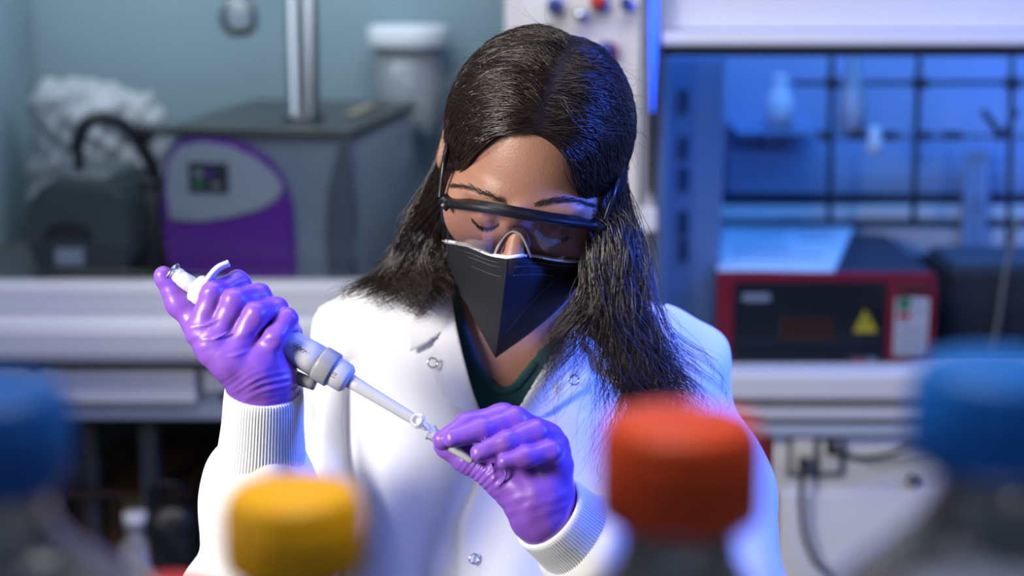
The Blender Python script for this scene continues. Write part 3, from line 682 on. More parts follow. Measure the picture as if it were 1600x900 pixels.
# ------------------------------------------------------------------ bench, shelf and bottles in front
bench = empty('lab_bench', (0, .85, 0), 'black topped laboratory bench between camera and person', 'bench')
under(box('bench_top', -1.1, .30, .88, 1.1, 1.22, .91, M['bench'], None, .004), bench)
under(box('bench_cabinet', -1.05, .36, 0.0, 1.05, 1.0, .88, M['white'], None, .004), bench)
SHZ = 1.222
shelf = empty('reagent_shelf', (0, .55, .91), 'narrow raised reagent shelf on the bench carrying the capped bottles', 'shelf')
under(box('shelf_board', -.9, .38, SHZ - .02, .9, .78, SHZ, M['bench'], None, .003), shelf)
for sx in (-.7, .7): under(box('shelf_post', sx - .02, .54, .91, sx + .02, .60, SHZ - .02, M['steel'], None, .003), shelf)
def cap_bottle(px, py_top, d, capr, m, label, body=.048, caph=.030, bh=None):
    top = P(px, py_top, d)                      # centre of the cap's top face
    h = top[2] - SHZ
    base = (top[0], top[1], SHZ)
    t = empty('media_bottle', base, label, 'bottle', group=None)
    n = 96; r = capr
    prof = [(.0001, h), (r * .80, h), (r * .93, h - .0012), (r * .985, h - .0045), (r * .99, h - .007), (r, h - .0075), (r, h - caph + .003), (r * 1.02, h - caph + .002), (r * 1.02, h - caph), (r * .85, h - caph), (r * .84, h - caph + .006)]
    under(lathe('bottle_cap', prof, m, None, 192, origin=base, rib=(h - caph + .0029, h - .0074, .0009, 48)), t)
    zn = h - caph
    q = [(.0001, .001), (body * .9, .0), (body, .006), (body, zn - .062)]
    for a in np.linspace(0, 1, 9)[1:]: q.append((body + (capr * .72 - body) * (1 - math.cos(a * math.pi)) / 2, zn - .062 + .052 * a))
    q += [(capr * .72, zn - .006), (capr * .84, zn - .004), (capr * .84, zn - .0005), (capr * .72, zn), (capr * .72, h - .005)]
    under(lathe('bottle_glass', q, M['glass'], None, 64, origin=base), t)
    qi = [(max(a - .0028, .0001), b + (.003 if i < 3 else 0)) for i, (a, b) in enumerate(q)]
    under(lathe('inner_glass', qi, M['glass'], None, 64, origin=base), t)
    return t, base, h, zn
cap_bottle(458, 764, .650, .0265, M['yellowcap'], 'clear bottle with yellow ribbed screw cap in the left foreground')
b2 = cap_bottle(1064, 655, .585, .0280, M['orangecap'], 'clear bottle with orange red screw cap in the right foreground', caph=.034)
b3 = cap_bottle(1572, 570, .53, .0284, M['bluecap'], 'clear bottle with bright blue screw cap at the right edge', .056, .030)
cap_bottle(266, 921, .72, .0240, M['redlab'], 'clear bottle with red cap just entering the bottom edge at left', .040, .030)
b4 = cap_bottle(-30, 606, .56, .0278, M['bluecap2'], 'clear bottle with dark blue screw cap at the left edge', .062, .032)

# ------------------------------------------------------------------ person: skeleton
def rx(a): c, s = math.cos(a), math.sin(a); return np.array([[1, 0, 0], [0, c, -s], [0, s, c]])
def ry(a): c, s = math.cos(a), math.sin(a); return np.array([[c, 0, s], [0, 1, 0], [-s, 0, c]])
def rz(a): c, s = math.cos(a), math.sin(a); return np.array([[c, -s, 0], [s, c, 0], [0, 0, 1]])
R_H = ry(math.radians(10)) @ rz(math.radians(-4)) @ rx(math.radians(22))
HC = P(814, 330, 1.475) - R_H @ np.array([0, -0.100, 0.004])
def L2W(p): return np.asarray(p, float) @ R_H.T + HC
def W2L(p): return (np.asarray(p) - HC) @ R_H
def PLy(px, py, yl):
    """pixel ray met with the head-local plane y = yl"""
    r = pxray([px], [py])[0]; a = W2L(CAM); b = W2L(CAM + r)
    t = (yl - a[1]) / (b[1] - a[1]); return a + t * (b - a)
def hell(c, r, k=0.01, sub=False, rot=None):
    R = R_H if rot is None else R_H @ rot
    return ell(L2W(c), r, k, R, sub)
def hcap(a, b, ra, rb=None, k=0.01, sub=False): return cap(L2W(a), L2W(b), ra, rb, k, sub)

SL = P(574, 548, 1.70); SR = P(1040, 578, 1.70)
NB = P(805, 530, 1.70)
head = [
    hell((0, .012, .028), (.070, .088, .078), .0),
    hell((0, -.030, -.028), (.060, .058, .075), .03),
    hell((0, -.045, -.078), (.044, .038, .036), .03),
    hcap((0, -.078, -.104), (0, -.074, -.100), .016, None, .02),
]
for s in (-1, 1):
    head += [hell((s * .030, -.073, .000), (.024, .011, .008), .014),
             hell((s * .0505, -.053, -.036), (.0215, .020, .027), .02), hell((s * .050, -.036, -.018), (.0190, .030, .026), .02),
             hcap((s * .052, -.01, -.055), (s * .030, -.06, -.095), .014, .012, .02),
             hell((s * .031, -.094, -.021), (.017, .014, .0125), .010, True),
             hell((s * .031, -.0735, -.020), (.0145, .0135, .0125), .004)]
head += [hcap((0, -.086, -.006), (0, -.105, -.044), .0068, .0095, .012), hell((0, -.107, -.049), (.0105, .0105, .009), .006),
         hell((-.011, -.097, -.051), (.0065, .009, .0065), .005), hell((.011, -.097, -.051), (.0065, .009, .0065), .005),
         hell((0, -.084, -.074), (.020, .010, .005), .006), hell((0, -.083, -.083), (.017, .010, .006), .006),
         hcap((0, -.099, -.0785), (0, -.095, -.0785), .0022, None, .004, True)]
for s in (-1, 1):
    head += [hell((s * .081, .002, -.002), (.0095, .016, .029), .012, rot=rz(s * 0.35)),
             hell((s * .088, -.005, .004), (.004, .009, .015), .004, True, rot=rz(s * 0.35))]
torso = [
    cap(P(800, 480, 1.70), SL, .040, .040, .04), cap(P(805, 480, 1.70), SR, .040, .040, .04),
    ell(P(800, 655, 1.70), (.145, .080, .13), .04), ell(P(805, 860, 1.71), (.130, .085, .19), .04),
    ell((0.0, P(805, 860, 1.71)[1] + 0.01, 0.86), (.155, .10, .16), .06),
]
bust = [ell(P(705, 775, 1.65), (.060, .055, .06), .03), ell(P(905, 775, 1.65), (.060, .055, .06), .03)]
neck = [cap(L2W((0, .030, -.055)), NB, .049, .053, .03)]
ELl = P(398, 960, 1.53); ELr = P(1140, 980, 1.53)
WRl = P(413, 606, 1.425); WRr = P(848, 805, 1.405)
hipz = 0.84; ty = P(805, 860, 1.71)[1] + 0.01
MAl = P(470, 740, 1.64); MAr = P(1095, 760, 1.64)
arms = [cap(SL, MAl, .040, .038, .02), cap(SR, MAr, .040, .038, .02), cap(MAl, ELl, .038, .034, .02), cap(ELl, WRl, .034, .025, .02), cap(MAr, ELr, .038, .034, .02), cap(ELr, WRr, .034, .025, .02)]
legs = [cap((s * .085, ty, hipz), (s * .09, ty - .01, .47), .078, .052, .03) for s in (-1, 1)] + [cap((s * .09, ty - .01, .47), (s * .095, ty + .02, .09), .052, .034, .02) for s in (-1, 1)] \
    + [cap((s * .095, ty + .02, .05), (s * .10, ty - .14, .035), .034, .028, .02) for s in (-1, 1)]
body_prims = head + neck + torso + bust + arms + legs
# coat: the same figure, larger, with sleeves
coat_full = [
    cap(P(800, 468, 1.705), SL, .046, .050, .05), cap(P(808, 468, 1.705), SR, .046, .050, .05),
    ell(P(800, 650, 1.70), (.160, .098, .145), .05), ell(P(805, 860, 1.71), (.165, .110, .21), .06),
    ell(P(700, 770, 1.66), (.068, .064, .075), .05), ell(P(910, 770, 1.66), (.068, .064, .075), .05),
    cap((0.0, ty, .95), (0.0, ty, .62), .165, .19, .08),
]
sleeve_l = [cap(SL, P(470, 740, 1.64), .054, .060, .045), cap(P(470, 740, 1.64), ELl, .060, .066, .03), cap(ELl, P(405, 745, 1.47), .062, .050, .03)]
sleeve_r = [cap(SR, P(1095, 760, 1.64), .054, .062, .045), cap(P(1095, 760, 1.64), ELr, .062, .066, .03), cap(ELr, P(925, 862, 1.44), .062, .044, .03)]
coat_full += sleeve_l + sleeve_r

def poly_sd(x, y, pts):
    """signed distance to a polygon in pixels (negative inside)"""
    pts = np.array(pts, float); d = np.full(x.shape, 1e18); ins = np.zeros(x.shape, bool)
    n = len(pts)
    for i in range(n):
        a = pts[i]; b = pts[(i + 1) % n]; e = b - a
        wx = x - a[0]; wy = y - a[1]
        t = np.clip((wx * e[0] + wy * e[1]) / (e @ e), 0, 1)
        d = np.minimum(d, (wx - t * e[0]) ** 2 + (wy - t * e[1]) ** 2)
        c1 = (y >= a[1]) != (y >= b[1])
        xi = a[0] + (y - a[1]) / (b[1] - a[1] + 1e-9) * e[0]
        ins ^= c1 & (x < xi)
    d = np.sqrt(d); return np.where(ins, -d, d)
def wedge(poly, depth_lo, depth_hi):
    def f(p):
        v = p - CAM; d = v @ FWD; dd = np.maximum(d, .3)
        x = 800 + FPX * v[..., 0] / dd; y = 450 - FPX * (v @ UPV) / dd
        s = poly_sd(x, y, poly) * d / FPX
        return np.maximum(s, np.maximum(depth_lo - d, d - depth_hi))
    return f
OPEN = [(700, 380), (704, 470), (718, 545), (748, 650), (772, 700), (800, 655), (850, 575), (905, 500), (930, 380)]
VNECK = [(716, 360), (718, 460), (733, 520), (758, 580), (788, 607), (800, 600), (832, 560), (870, 500), (890, 360)]
inner = lambda p: sdf(neck + torso + bust + arms[:2], p, 0.010)
def hemcut(p): return p[..., 2] - 0.60
NECKZONE = cap(P(800, 420, 1.66), P(785, 660, 1.60), .075, .040)
coat_cut = coat_full + [fn(wedge(OPEN, 1.2, 1.70), .003), fn(lambda p: np.maximum(inner(p), pd(NECKZONE, p)), .002), fn(hemcut, .002)]
# the neck hole
coat_cut += [cap(P(800, 540, 1.70), P(806, 380, 1.70), .058, .068, .006, True)]

person = bpy.data.objects.new('person', None); COL.objects.link(person)
person.location = (0, ty, 0)
tag(person, 'person in white lab coat, purple gloves, black mask and safety glasses, holding a pipette', 'person')
PINV = Vector((0, ty, 0))
def attach(o, parent=person):
    o.parent = parent; o.matrix_parent_inverse = Matrix.Translation(-PINV) if parent is person else parent.matrix_parent_inverse
    return o

lo = (-.42, .95, .0); hi = (.48, 1.95, 1.62)
V, Q = polygonize(body_prims, (-.30, 1.28, 0.0), (.30, 1.85, 1.60), 0.0042)
# finer head and neck is stitched into the same surface by using one field at a fine step above the shoulders
def body_mesh():
    h = 0.0026
    V, Q = polygonize(head + neck + torso + bust + arms, (-.27, 1.22, 1.02), (.27, 1.83, 1.60), h)
    V = relax(V, Q, 2)
    return V, Q
Vb, Qb = body_mesh()
lowm = V[Q].max(axis=1)[:, 2] < 1.03
Ql = Q[lowm]
body = mesh_np('body', np.vstack([Vb, relax(V, Q, 2)]), np.vstack([Qb, Ql + len(Vb)]), M['skin']); attach(body)

sweater = sdf_obj('sweater', neck[:0] + torso + bust + [cap(P(803, 500, 1.70), P(803, 440, 1.69), .060, .062, .02), fn(wedge(VNECK, 1.2, 1.72), .003),
    cap(P(803, 560, 1.70), P(806, 360, 1.70), .054, .062, .004, True), fn(lambda p: p[..., 2] - 0.90)], (-.24, 1.42, .88), (.24, 1.85, 1.45), 0.0032, M['sweater'], None, 0.0045); attach(sweater)
vn = [(718, 455), (733, 520), (758, 580), (786, 606), (802, 600), (830, 565)]
dn = hit(torso + bust + neck, [a for a, b in vn], [b for a, b in vn], 0.004)
rib = tube('neckband', [P(a - (5 if a < 790 else -5), b + 3, (d if d == d else 1.6)) for (a, b), d in zip(vn, dn)], .0042, M['sweater'], None, 40, 8); attach(rib); rib.parent = sweater; rib.matrix_parent_inverse = Matrix.Identity(4)

def coat_disp(V):
    x, y, z = V.T
    px, py, d = project(V)
    f = np.sin(x * 62 + np.sin(z * 21) * 1.6 + z * 14) * .5 + np.sin(x * 35 - z * 33 + np.sin(x * 22)) * .5
    # sleeves: rings of folds across the arm
    sl = ((px < 500) | (px > 1040)).astype(float)
    g = np.sin(z * 70 + x * 45 + 1.6 * np.sin(x * 40 + z * 12)) * .65 + np.sin(z * 42 - x * 66 + 1.2 * np.sin(z * 30)) * .55
    lf = np.sin(px * .055 + .6 * np.sin(py * .02) - py * .012) * smoothstep(640, 560, px) + np.sin(px * .045 + py * .018) * .7
    out = (.0016 * f + .0036 * lf) * (1 - sl) + .0052 * g * sl
    out -= .0045 * np.exp(-((px - (545 + (py - 600) * .03)) / 6) ** 2) * ((py > 560) & (py < 800))
    # front placket, raised to the right of its edge
    ex = 722 + np.maximum(0, (815 - py)) * .42 * (py < 815) + 0 * py
    out += .0045 / (1 + np.exp(-(px - ex) / 1.2)) * (py > 650) * (px < 1000) * (d < 1.68)
    return out
coat = sdf_obj('lab_coat', coat_cut, (-.34, 1.28, .58), (.36, 1.90, 1.44), 0.0034, M['coat'], None, disp=coat_disp, it=3); attach(coat)
def kid(o, parent):
    o.parent = parent; o.matrix_parent_inverse = Matrix.Identity(4); return o

def sheet(name, outline, m, offs, prims, infl=0.0, thick=.0016, step=4.0, parent=None, label=None):
    """cloth flap: a filled outline draped on the surface of prims, offs(x,y) metres in front of it, with thickness"""
    xs = [a for a, b in outline]; ys = [b for a, b in outline]
    gx = np.arange(min(xs) - step, max(xs) + step, step); gy = np.arange(min(ys) - step, max(ys) + step, step)
    X, Y = np.meshgrid(gx, gy, indexing='ij')
    sd = poly_sd(X, Y, outline)
    # pull the outer ring of grid points onto the outline
    keep = sd < step * .75
    gX = np.gradient(sd, axis=0) / step; gY = np.gradient(sd, axis=1) / step
    mv = np.where(sd > -step * .45, sd, 0)
    nrm = np.sqrt(gX ** 2 + gY ** 2) + 1e-9
    X2 = X - gX / nrm * mv; Y2 = Y - gY / nrm * mv
    d = hit(prims, X2.ravel(), Y2.ravel(), infl).reshape(X.shape)
    ok = np.isfinite(d)
    if not ok.all():
        idx = np.argwhere(ok); fl = np.argwhere(~ok)
        for a, b in fl:
            j = np.argmin(((idx - (a, b)) ** 2).sum(1)); d[a, b] = d[idx[j][0], idx[j][1]]
    d = d - offs(X2, Y2)
    r = pxray(X2.ravel(), Y2.ravel()); V = CAM + r * d.ravel()[:, None]
    ids = np.arange(X.size).reshape(X.shape)
    q = np.stack([ids[:-1, :-1], ids[1:, :-1], ids[1:, 1:], ids[:-1, 1:]], -1).reshape(-1, 4)
    kk = keep.ravel(); q = q[kk[q].all(1)]
    used, inv = np.unique(q, return_inverse=True); q = inv.reshape(q.shape)
    V = relax_open(V[used], q)
    o = mesh_np(name, V, q, m, None)
    md = o.modifiers.new('thickness', 'SOLIDIFY'); md.thickness = thick; md.offset = 0
    if parent is not None: kid(o, parent)
    if label: o['label'] = label
    return o
def relax_open(V, Q, it=2):
    E = np.vstack([np.stack([Q[:, i], Q[:, (i + 1) % 4]], -1) for i in range(4)]); E = np.sort(E, 1)
    u, c = np.unique(E, axis=0, return_counts=True); bd = np.unique(u[c == 1]); fix = np.zeros(len(V), bool); fix[bd] = True
    for _ in range(it):
        A = np.zeros_like(V); C = np.zeros(len(V))
        for a, b in ((0, 1), (1, 0)):
            for k in range(3): A[:, k] += np.bincount(u[:, a], V[u[:, b], k], len(V))
            C += np.bincount(u[:, a], minlength=len(V))
        N = V + .5 * (A / np.maximum(C, 1)[:, None] - V); V = np.where(fix[:, None], V, N)
    return V
# collar flaps and lapels
lap_l = [(706, 466), (712, 505), (722, 550), (735, 600), (752, 652), (742, 655), (715, 638), (692, 618), (677, 590), (662, 562), (680, 535), (694, 515), (700, 490)]
lap_r = [(905, 505), (880, 530), (855, 565), (830, 605), (806, 645), (818, 652), (850, 650), (888, 624), (928, 598), (918, 565), (912, 530)]
col_l = [(702, 424), (680, 440), (655, 470), (638, 510), (640, 549), (664, 537), (693, 518), (706, 495), (705, 460)]
col_r = [(925, 440), (905, 500), (915, 540), (945, 575), (1000, 600), (1010, 540), (985, 480), (955, 445)]
sheet('lapel', lap_l, M['coat'], lambda X, Y: .006 + .012 * smoothstep(40, 0, np.abs(X - (700 + (Y - 470) * .25))), coat_full, 0, .002, 4, coat)
sheet('lapel', lap_r, M['coat'], lambda X, Y: .006 + .010 * smoothstep(30, 0, np.abs(X - (905 - (Y - 505) * .7))), coat_full, 0, .002, 4, coat)
sheet('collar_flap', col_l, M['coat'], lambda X, Y: .012 + .008 * smoothstep(520, 430, Y), coat_full, 0, .0022, 4, coat)
sheet('collar_flap', col_r, M['coat'], lambda X, Y: .010 + .008 * smoothstep(560, 440, Y), coat_full, 0, .0022, 4, coat)
# snaps
def snap(px, py, off, infl=0):
    d = hit(coat_full, [px], [py], infl)[0] - off
    c = P(px, py, d); ax = -FWD + np.array([.15, 0, .1])
    prof = [(.0046 + .0009 * math.cos(a_), .0006 + .0009 * math.sin(a_)) for a_ in np.linspace(0, 6.283, 13)]
    o = lathe('snap', prof, M['chrome'], None, 24, axis=ax, origin=c); kid(o, coat)
snap(676, 567, .0155); snap(897, 594, .017); snap(741, 873, .005); snap(1012, 600, .012)
# knit cuffs
def cuff(a, b, ra, rb):
    a = np.array(a); b = np.array(b); L = np.linalg.norm(b - a)
    n = 14; t = np.linspace(0, 1, n)
    prof = [(ra + (rb - ra) * s + .00035 * math.sin(s * 9), s * L) for s in t] + [(rb - .002, L + .001), (rb - .005, L - .002), (rb - .006, L - .03)]
    k = len(prof); N = 420; ang = np.arange(N) / N * 2 * math.pi
    prof = np.array(prof); Rr = np.repeat(prof[:, 0][:, None], N, 1) + .00045 * np.cos(ang * 84)[None] * (np.arange(k) < n)[:, None]
    V = np.stack([Rr * np.cos(ang), Rr * np.sin(ang), np.repeat(prof[:, 1][:, None], N, 1)], -1).reshape(-1, 3)
    i = np.arange(k - 1)[:, None] * N; j = np.arange(N)[None]; j2 = (j + 1) % N
    F = np.stack([i + j, i + j2, i + N + j2, i + N + j], -1).reshape(-1, 4)
    q = np.array(Vector(list(b - a)).to_track_quat('Z', 'Y').to_matrix())
    o = mesh_np('cuff', V @ q.T + a, F, M['cuff']); kid(o, coat)
cuff(P(408, 728, 1.462), P(413, 606, 1.425), .0385, .0325)
cuff(P(925, 858, 1.438), P(856, 800, 1.408), .0415, .0345)
# trousers and shoes, below the frame
tr = sdf_obj('trousers', [cap((-.06, ty, .80), (.06, ty, .80), .07, .07, .03)] + legs[:4] + [ell((0, ty, .86), (.150, .10, .10), .05), fn(lambda p: p[..., 2] - .09)], (-.2, 1.5, .06), (.2, 1.95, .98), .007, M['trouser'], None, .012); attach(tr)
for s in (-1, 1):
    sh = sdf_obj('shoe', [cap((s * .095, ty + .03, .045), (s * .102, ty - .15, .036), .040, .034, .02), cap((s * .095, ty + .02, .05), (s * .095, ty + .02, .11), .042, .042, .02), fn(lambda p: p[..., 2] - 0.002)],
                 (s * .1 - .07, 1.35, -.01), (s * .1 + .07, 1.95, .17), .005, M['shoe']); attach(sh)

# eyebrows, lashes
def on_head(px, py, off=0.0):
    d = hit(head, px, py); return np.array([P(a, b, c - off) for a, b, c in zip(px, py, d)])
def hairs(name, path, n, ln, ang, rad, m, spread, seed, off=.0006):
    rng = np.random.default_rng(seed); q = spline_pts(np.array(path, float), n)
    px = q[:, 0] + rng.normal(0, spread * .4, n); py = q[:, 1] + rng.normal(0, 1, n) * np.interp(np.linspace(0, 1, n), [0, .35, 1], [spread, spread * 1.1, spread * .35])
    a = np.interp(np.linspace(0, 1, n), [0, 1], ang) + rng.normal(0, .18, n); l = ln * rng.uniform(.6, 1.1, n)
    P0 = on_head(px, py, off); P1 = on_head(px + np.cos(a) * l * .5, py - np.sin(a) * l * .5, off + .0006); P2 = on_head(px + np.cos(a) * l, py - np.sin(a) * l * .9, off + .0008)
    paths = np.stack([P0, P1, P2], 1); ok = np.isfinite(paths).all((1, 2))
    V, F = tubes(paths[ok], np.tile(np.array([rad, rad * .8, rad * .25]), (ok.sum(), 1)), 3)
    o = mesh_np(name, V, F, m); attach(o); o['kind'] = 'stuff'; return o
hairs('eyebrow', [(792, 318), (770, 308), (745, 297), (722, 291), (708, 291)], 260, 12, (2.5, 3.1), .00020, M['brow'], 2.4, 1)
for s_ in (-1, 1):
    th_ = np.linspace(-1, 1, 7); lp = [L2W((s_ * (.031 + .013 * t), -.0885 + .007 * t * t, -.0268 + .003 * t * t)) for t in th_]
    lq = [project(p)[:2] for p in lp]
    hairs('eyelashes', [(float(a), float(b)) for a, b in lq], 130, 9, (-2.2, -1.0), .00022, M['lash'], .8, 5 + s_)
hairs('eyebrow', [(834, 322), (860, 315), (885, 313), (908, 317), (926, 322)], 260, 12, (.7, -.1), .00020, M['brow'], 2.4, 2)

# ------------------------------------------------------------------ gloves
def chain(js, rs, k=.004):
    pts = [P(*j) for j in js]
    return [cap(pts[i], pts[i + 1], rs[i], rs[i + 1], k if i else k) for i in range(len(pts) - 1)]
def ridge(pts, r=.0010, k=.0022):
    q = spline_pts([P(*j) for j in pts], 8)
    return [cap(q[i], q[i + 1], r, r, k) for i in range(7)]
def glove(fingers, palm, creases, lo, hi, disp=None, it=2):
    V = None
    pr = list(palm)
    for f in fingers: pr += f
    pr += creases
    return pr
# right hand (left in the photo), wrapped round the pipette
D = 1.40
palm1 = [cap(P(411, 650, 1.436), P(412, 612, 1.426), .0265, .0275, .006), cap(P(412, 612, 1.426), P(395, 575, 1.418), .0270, .0255, .01),
         cap(P(395, 575, 1.414), P(322, 520, 1.402), .0225, .0145, .014),
         cap(P(400, 580, 1.412), P(338, 548, 1.398), .0220, .0145, .012),
         cap(P(405, 585, 1.412), P(362, 565, 1.398), .0215, .0135, .012),
         cap(P(425, 590, 1.416), P(400, 573, 1.402), .0205, .0135, .012),
         cap(P(350, 540, 1.420), P(400, 570, 1.430), .0170, .0170, .012)]
idx1 = chain([(315, 515, 1.400), (333, 458, 1.397), (372, 441, 1.418), (392, 466, 1.440), (376, 486, 1.448)], [.0128, .0101, .0095, .0088, .008], .005)
mid1 = chain([(334, 538, 1.398), (367, 470, 1.394), (404, 461, 1.414), (424, 484, 1.440), (406, 502, 1.450)], [.0130, .0102, .0097, .0090, .008], .005)
rin1 = chain([(358, 560, 1.397), (400, 491, 1.393), (431, 482, 1.412), (446, 504, 1.438), (430, 520, 1.450)], [.0128, .0099, .0094, .0088, .008], .005)
pin1 = chain([(402, 575, 1.400), (430, 527, 1.396), (449, 498, 1.404), (457, 522, 1.428), (442, 540, 1.440)], [.0120, .0096, .0083, .0078, .0072], .005)
thu1 = chain([(375, 560, 1.425), (312, 508, 1.428), (281, 474, 1.430), (256, 432, 1.427)], [.0185, .0125, .0108, .0088], .008)
cre1 = ridge([(299, 511, 1.388), (322, 508, 1.385), (340, 498, 1.386)], .0008) + ridge([(316, 531, 1.384), (338, 528, 1.381), (357, 518, 1.382)], .0008) \
    + ridge([(342, 560, 1.384), (365, 556, 1.381), (385, 549, 1.385)], .0008) + ridge([(394, 582, 1.388), (410, 580, 1.387), (420, 575, 1.39)], .0008)
def glove_disp(c0, c1, sd):
    def f(V):
        px, py, d = project(V)
        a = np.exp(-(((px - c0[0]) / c0[2]) ** 2 + ((py - c0[1]) / c0[3]) ** 2))
        ph = (py * c1[0] + px * c1[1]) + 3 * np.sin(px * .05 + sd)
        out = .0007 * a * np.sin(ph)
        out += .00035 * np.sin(px * .16 + py * .10 + 2 * np.sin(py * .07 + sd)) * np.sin(py * .13 - px * .05)
        return out
    return f
g1p = palm1 + idx1 + thu1
def smooth_union_hand(name, groups, lo, hi, h, disp):
    """each finger is joined to the palm softly but stays a crisp form against its neighbours"""
    palm, fingers, extra = groups
    flat = list(palm)
    def handf(p):
        base = sdf(palm, p)
        out = base.copy()
        for f in fingers:
            df = sdf(f, p)
            out = smin(out, df, .0016) if True else out
            out = np.minimum(out, smin(base, df, .010))
        for e in extra: out = smin(out, pd(e, p), e['k'])
        return out
    lo = np.array(lo); hi = np.array(hi)
    c = (lo + hi) / 2; 
    pr = [dict(t='f', f=handf, k=0, sub=False)]
    return sdf_obj(name, pr, lo, hi, h, M['glove'], None, disp=disp, it=2)
allp = palm1 + idx1 + mid1 + rin1 + pin1 + thu1
lo, hi = bounds(allp)
g1 = smooth_union_hand('glove', (palm1, [idx1, mid1, rin1, pin1, thu1], cre1), lo, hi, .0013, glove_disp((430, 600, 60, 16), (.55, .25), .3)); attach(g1)
# glove hem on the first hand
# left hand (right in the photo), pinching the small tube
palm2 = [cap(P(876, 826, 1.420), P(848, 800, 1.404), .0275, .0270, .006), cap(P(848, 800, 1.404), P(843, 770, 1.402), .0265, .0250, .01),
         cap(P(838, 765, 1.404), P(842, 690, 1.412), .0215, .0140, .012),
         cap(P(842, 765, 1.402), P(853, 692, 1.408), .0215, .0140, .012),
         cap(P(848, 765, 1.400), P(862, 708, 1.402), .0210, .0135, .012),
         cap(P(852, 770, 1.398), P(864, 732, 1.395), .0205, .0135, .012),
         cap(P(832, 778, 1.398), P(792, 752, 1.400), .0200, .0150, .012)]
idx2 = chain([(838, 680, 1.415), (785, 650, 1.409), (730, 663, 1.398), (692, 688, 1.388)], [.0125, .0106, .0094, .0086], .005)
mid2 = chain([(850, 685, 1.409), (806, 656, 1.392), (752, 671, 1.380), (708, 685, 1.376)], [.0125, .0106, .0094, .0082], .005)
rin2 = chain([(862, 700, 1.402), (838, 676, 1.382), (790, 691, 1.370), (749, 708, 1.368)], [.0122, .0104, .0092, .0078], .005)
pin2 = chain([(868, 728, 1.394), (860, 706, 1.376), (822, 714, 1.366), (790, 721, 1.364)], [.0115, .0096, .0084, .0072], .005)
thu2 = chain([(830, 782, 1.396), (775, 742, 1.398), (730, 717, 1.407), (694, 698, 1.408)], [.0190, .0130, .0112, .0090], .008)
cre2 = ridge([(766, 722, 1.386), (772, 742, 1.383), (768, 760, 1.386)], .0009) + ridge([(786, 728, 1.380), (790, 745, 1.378), (776, 762, 1.382)], .0008)
allp = palm2 + idx2 + mid2 + rin2 + pin2 + thu2
lo, hi = bounds(allp)
g2 = smooth_union_hand('glove', (palm2, [idx2, mid2, rin2, pin2, thu2], cre2), lo, hi, .0013, glove_disp((748, 745, 28, 26), (.45, .45), 1.3)); attach(g2)

# ------------------------------------------------------------------ pipette and tube
A0 = P(268, 427, 1.428); A1 = P(668, 668, 1.405)
ax = (A1 - A0) / np.linalg.norm(A1 - A0)
def along(px): # point on the axis seen at image column px
    t = np.linspace(0, 1.2, 400); q = A0 + t[:, None] * (A1 - A0); x = project(q)[0]
    return q[np.argmin(np.abs(x - px))], t[np.argmin(np.abs(x - px))] * np.linalg.norm(A1 - A0)
pip = empty('pipette', A0, 'slim grey and white micropipette gripped in the purple gloved hand at left', 'pipette')
PI = Matrix.Translation(-Vector(list(A0)))
def pk(o, parent=None):
    if parent is None: o.parent = pip; o.matrix_parent_inverse = PI
    else: o.parent = parent; o.matrix_parent_inverse = Matrix.Identity(4)
    return o
def L(px): return along(px)[1]
pk(lathe('plunger_button', [(.0001, -.001), (.0085, -.0008), (.0100, .0002), (.0102, .0014), (.0092, .0024), (.0074, .0032), (.0072, .0045)], M['steel'], None, 40, ax, A0))
pk(lathe('plunger_sleeve', [(.0072, .003), (.0078, .005), (.0080, .0075), (.0072, .0085), (.0074, .010), (.0074, L(306)), (.0001, L(306))], M['pipwhite'], None, 40, ax, A0))
pk(lathe('adjustment_ring', [(.0001, L(303)), (.0108, L(303)), (.0120, L(303) + .002), (.0120, L(326)), (.0100, L(330)), (.0001, L(330))], M['pipwhite'], None, 96, ax, A0, rib=(L(303) + .0015, L(326) + .0001, .0005, 32)))
pk(lathe('handle', [(.0001, L(326)), (.0100, L(326)), (.0118, L(340)), (.0125, L(400)), (.0130, L(455)), (.0140, L(480)), (.0143, L(502)), (.0001, L(502))], M['pip'], None, 64, ax, A0))
pk(lathe('ejector_collar', [(.0001, L(499)), (.0150, L(499)), (.0155, L(502)), (.0155, L(519)), (.0148, L(521)), (.0001, L(521))], M['pipgrey'], None, 64, ax, A0))
pk(lathe('volume_barrel', [(.0001, L(519)), (.0128, L(519)), (.0130, L(522)), (.0128, L(541)), (.0098, L(546)), (.0060, L(547)), (.0001, L(547))], M['pip'], None, 64, ax, A0))
pk(lathe('shaft', [(.0001, L(545)), (.0066, L(545)), (.0058, L(560)), (.0047, L(640)), (.0044, L(652)), (.0040, L(660)), (.0001, L(660))], M['pip'], None, 40, ax, A0))
pk(lathe('pipette_tip', [(.0001, L(655)), (.0036, L(655)), (.0034, L(665)), (.0018, L(680)), (.0005, L(706)), (.0001, L(706))], M['tube'], None, 24, ax, A0))
# finger rest hook at the top
hk = [P(316, 462, 1.405), P(324, 440, 1.400), P(340, 420, 1.398), P(358, 411, 1.402)]
q = spline_pts(hk, 20); Vh, Fh = tubes(q[None], np.linspace(.0034, .0030, 20)[None], 12)
cc = np.repeat(q, 12, 0); side = np.cross(ax, -FWD); side /= np.linalg.norm(side)
Vh = cc + (Vh - cc) + FWD * ((Vh - cc) @ FWD)[:, None] * 1.5
ho = mesh_np('finger_rest', Vh, Fh, M['pipwhite']); bm = bmesh.new(); bm.from_mesh(ho.data); bmesh.ops.holes_fill(bm, edges=[e for e in bm.edges if e.is_boundary], sides=12); bm.to_mesh(ho.data); bm.free(); pk(ho)
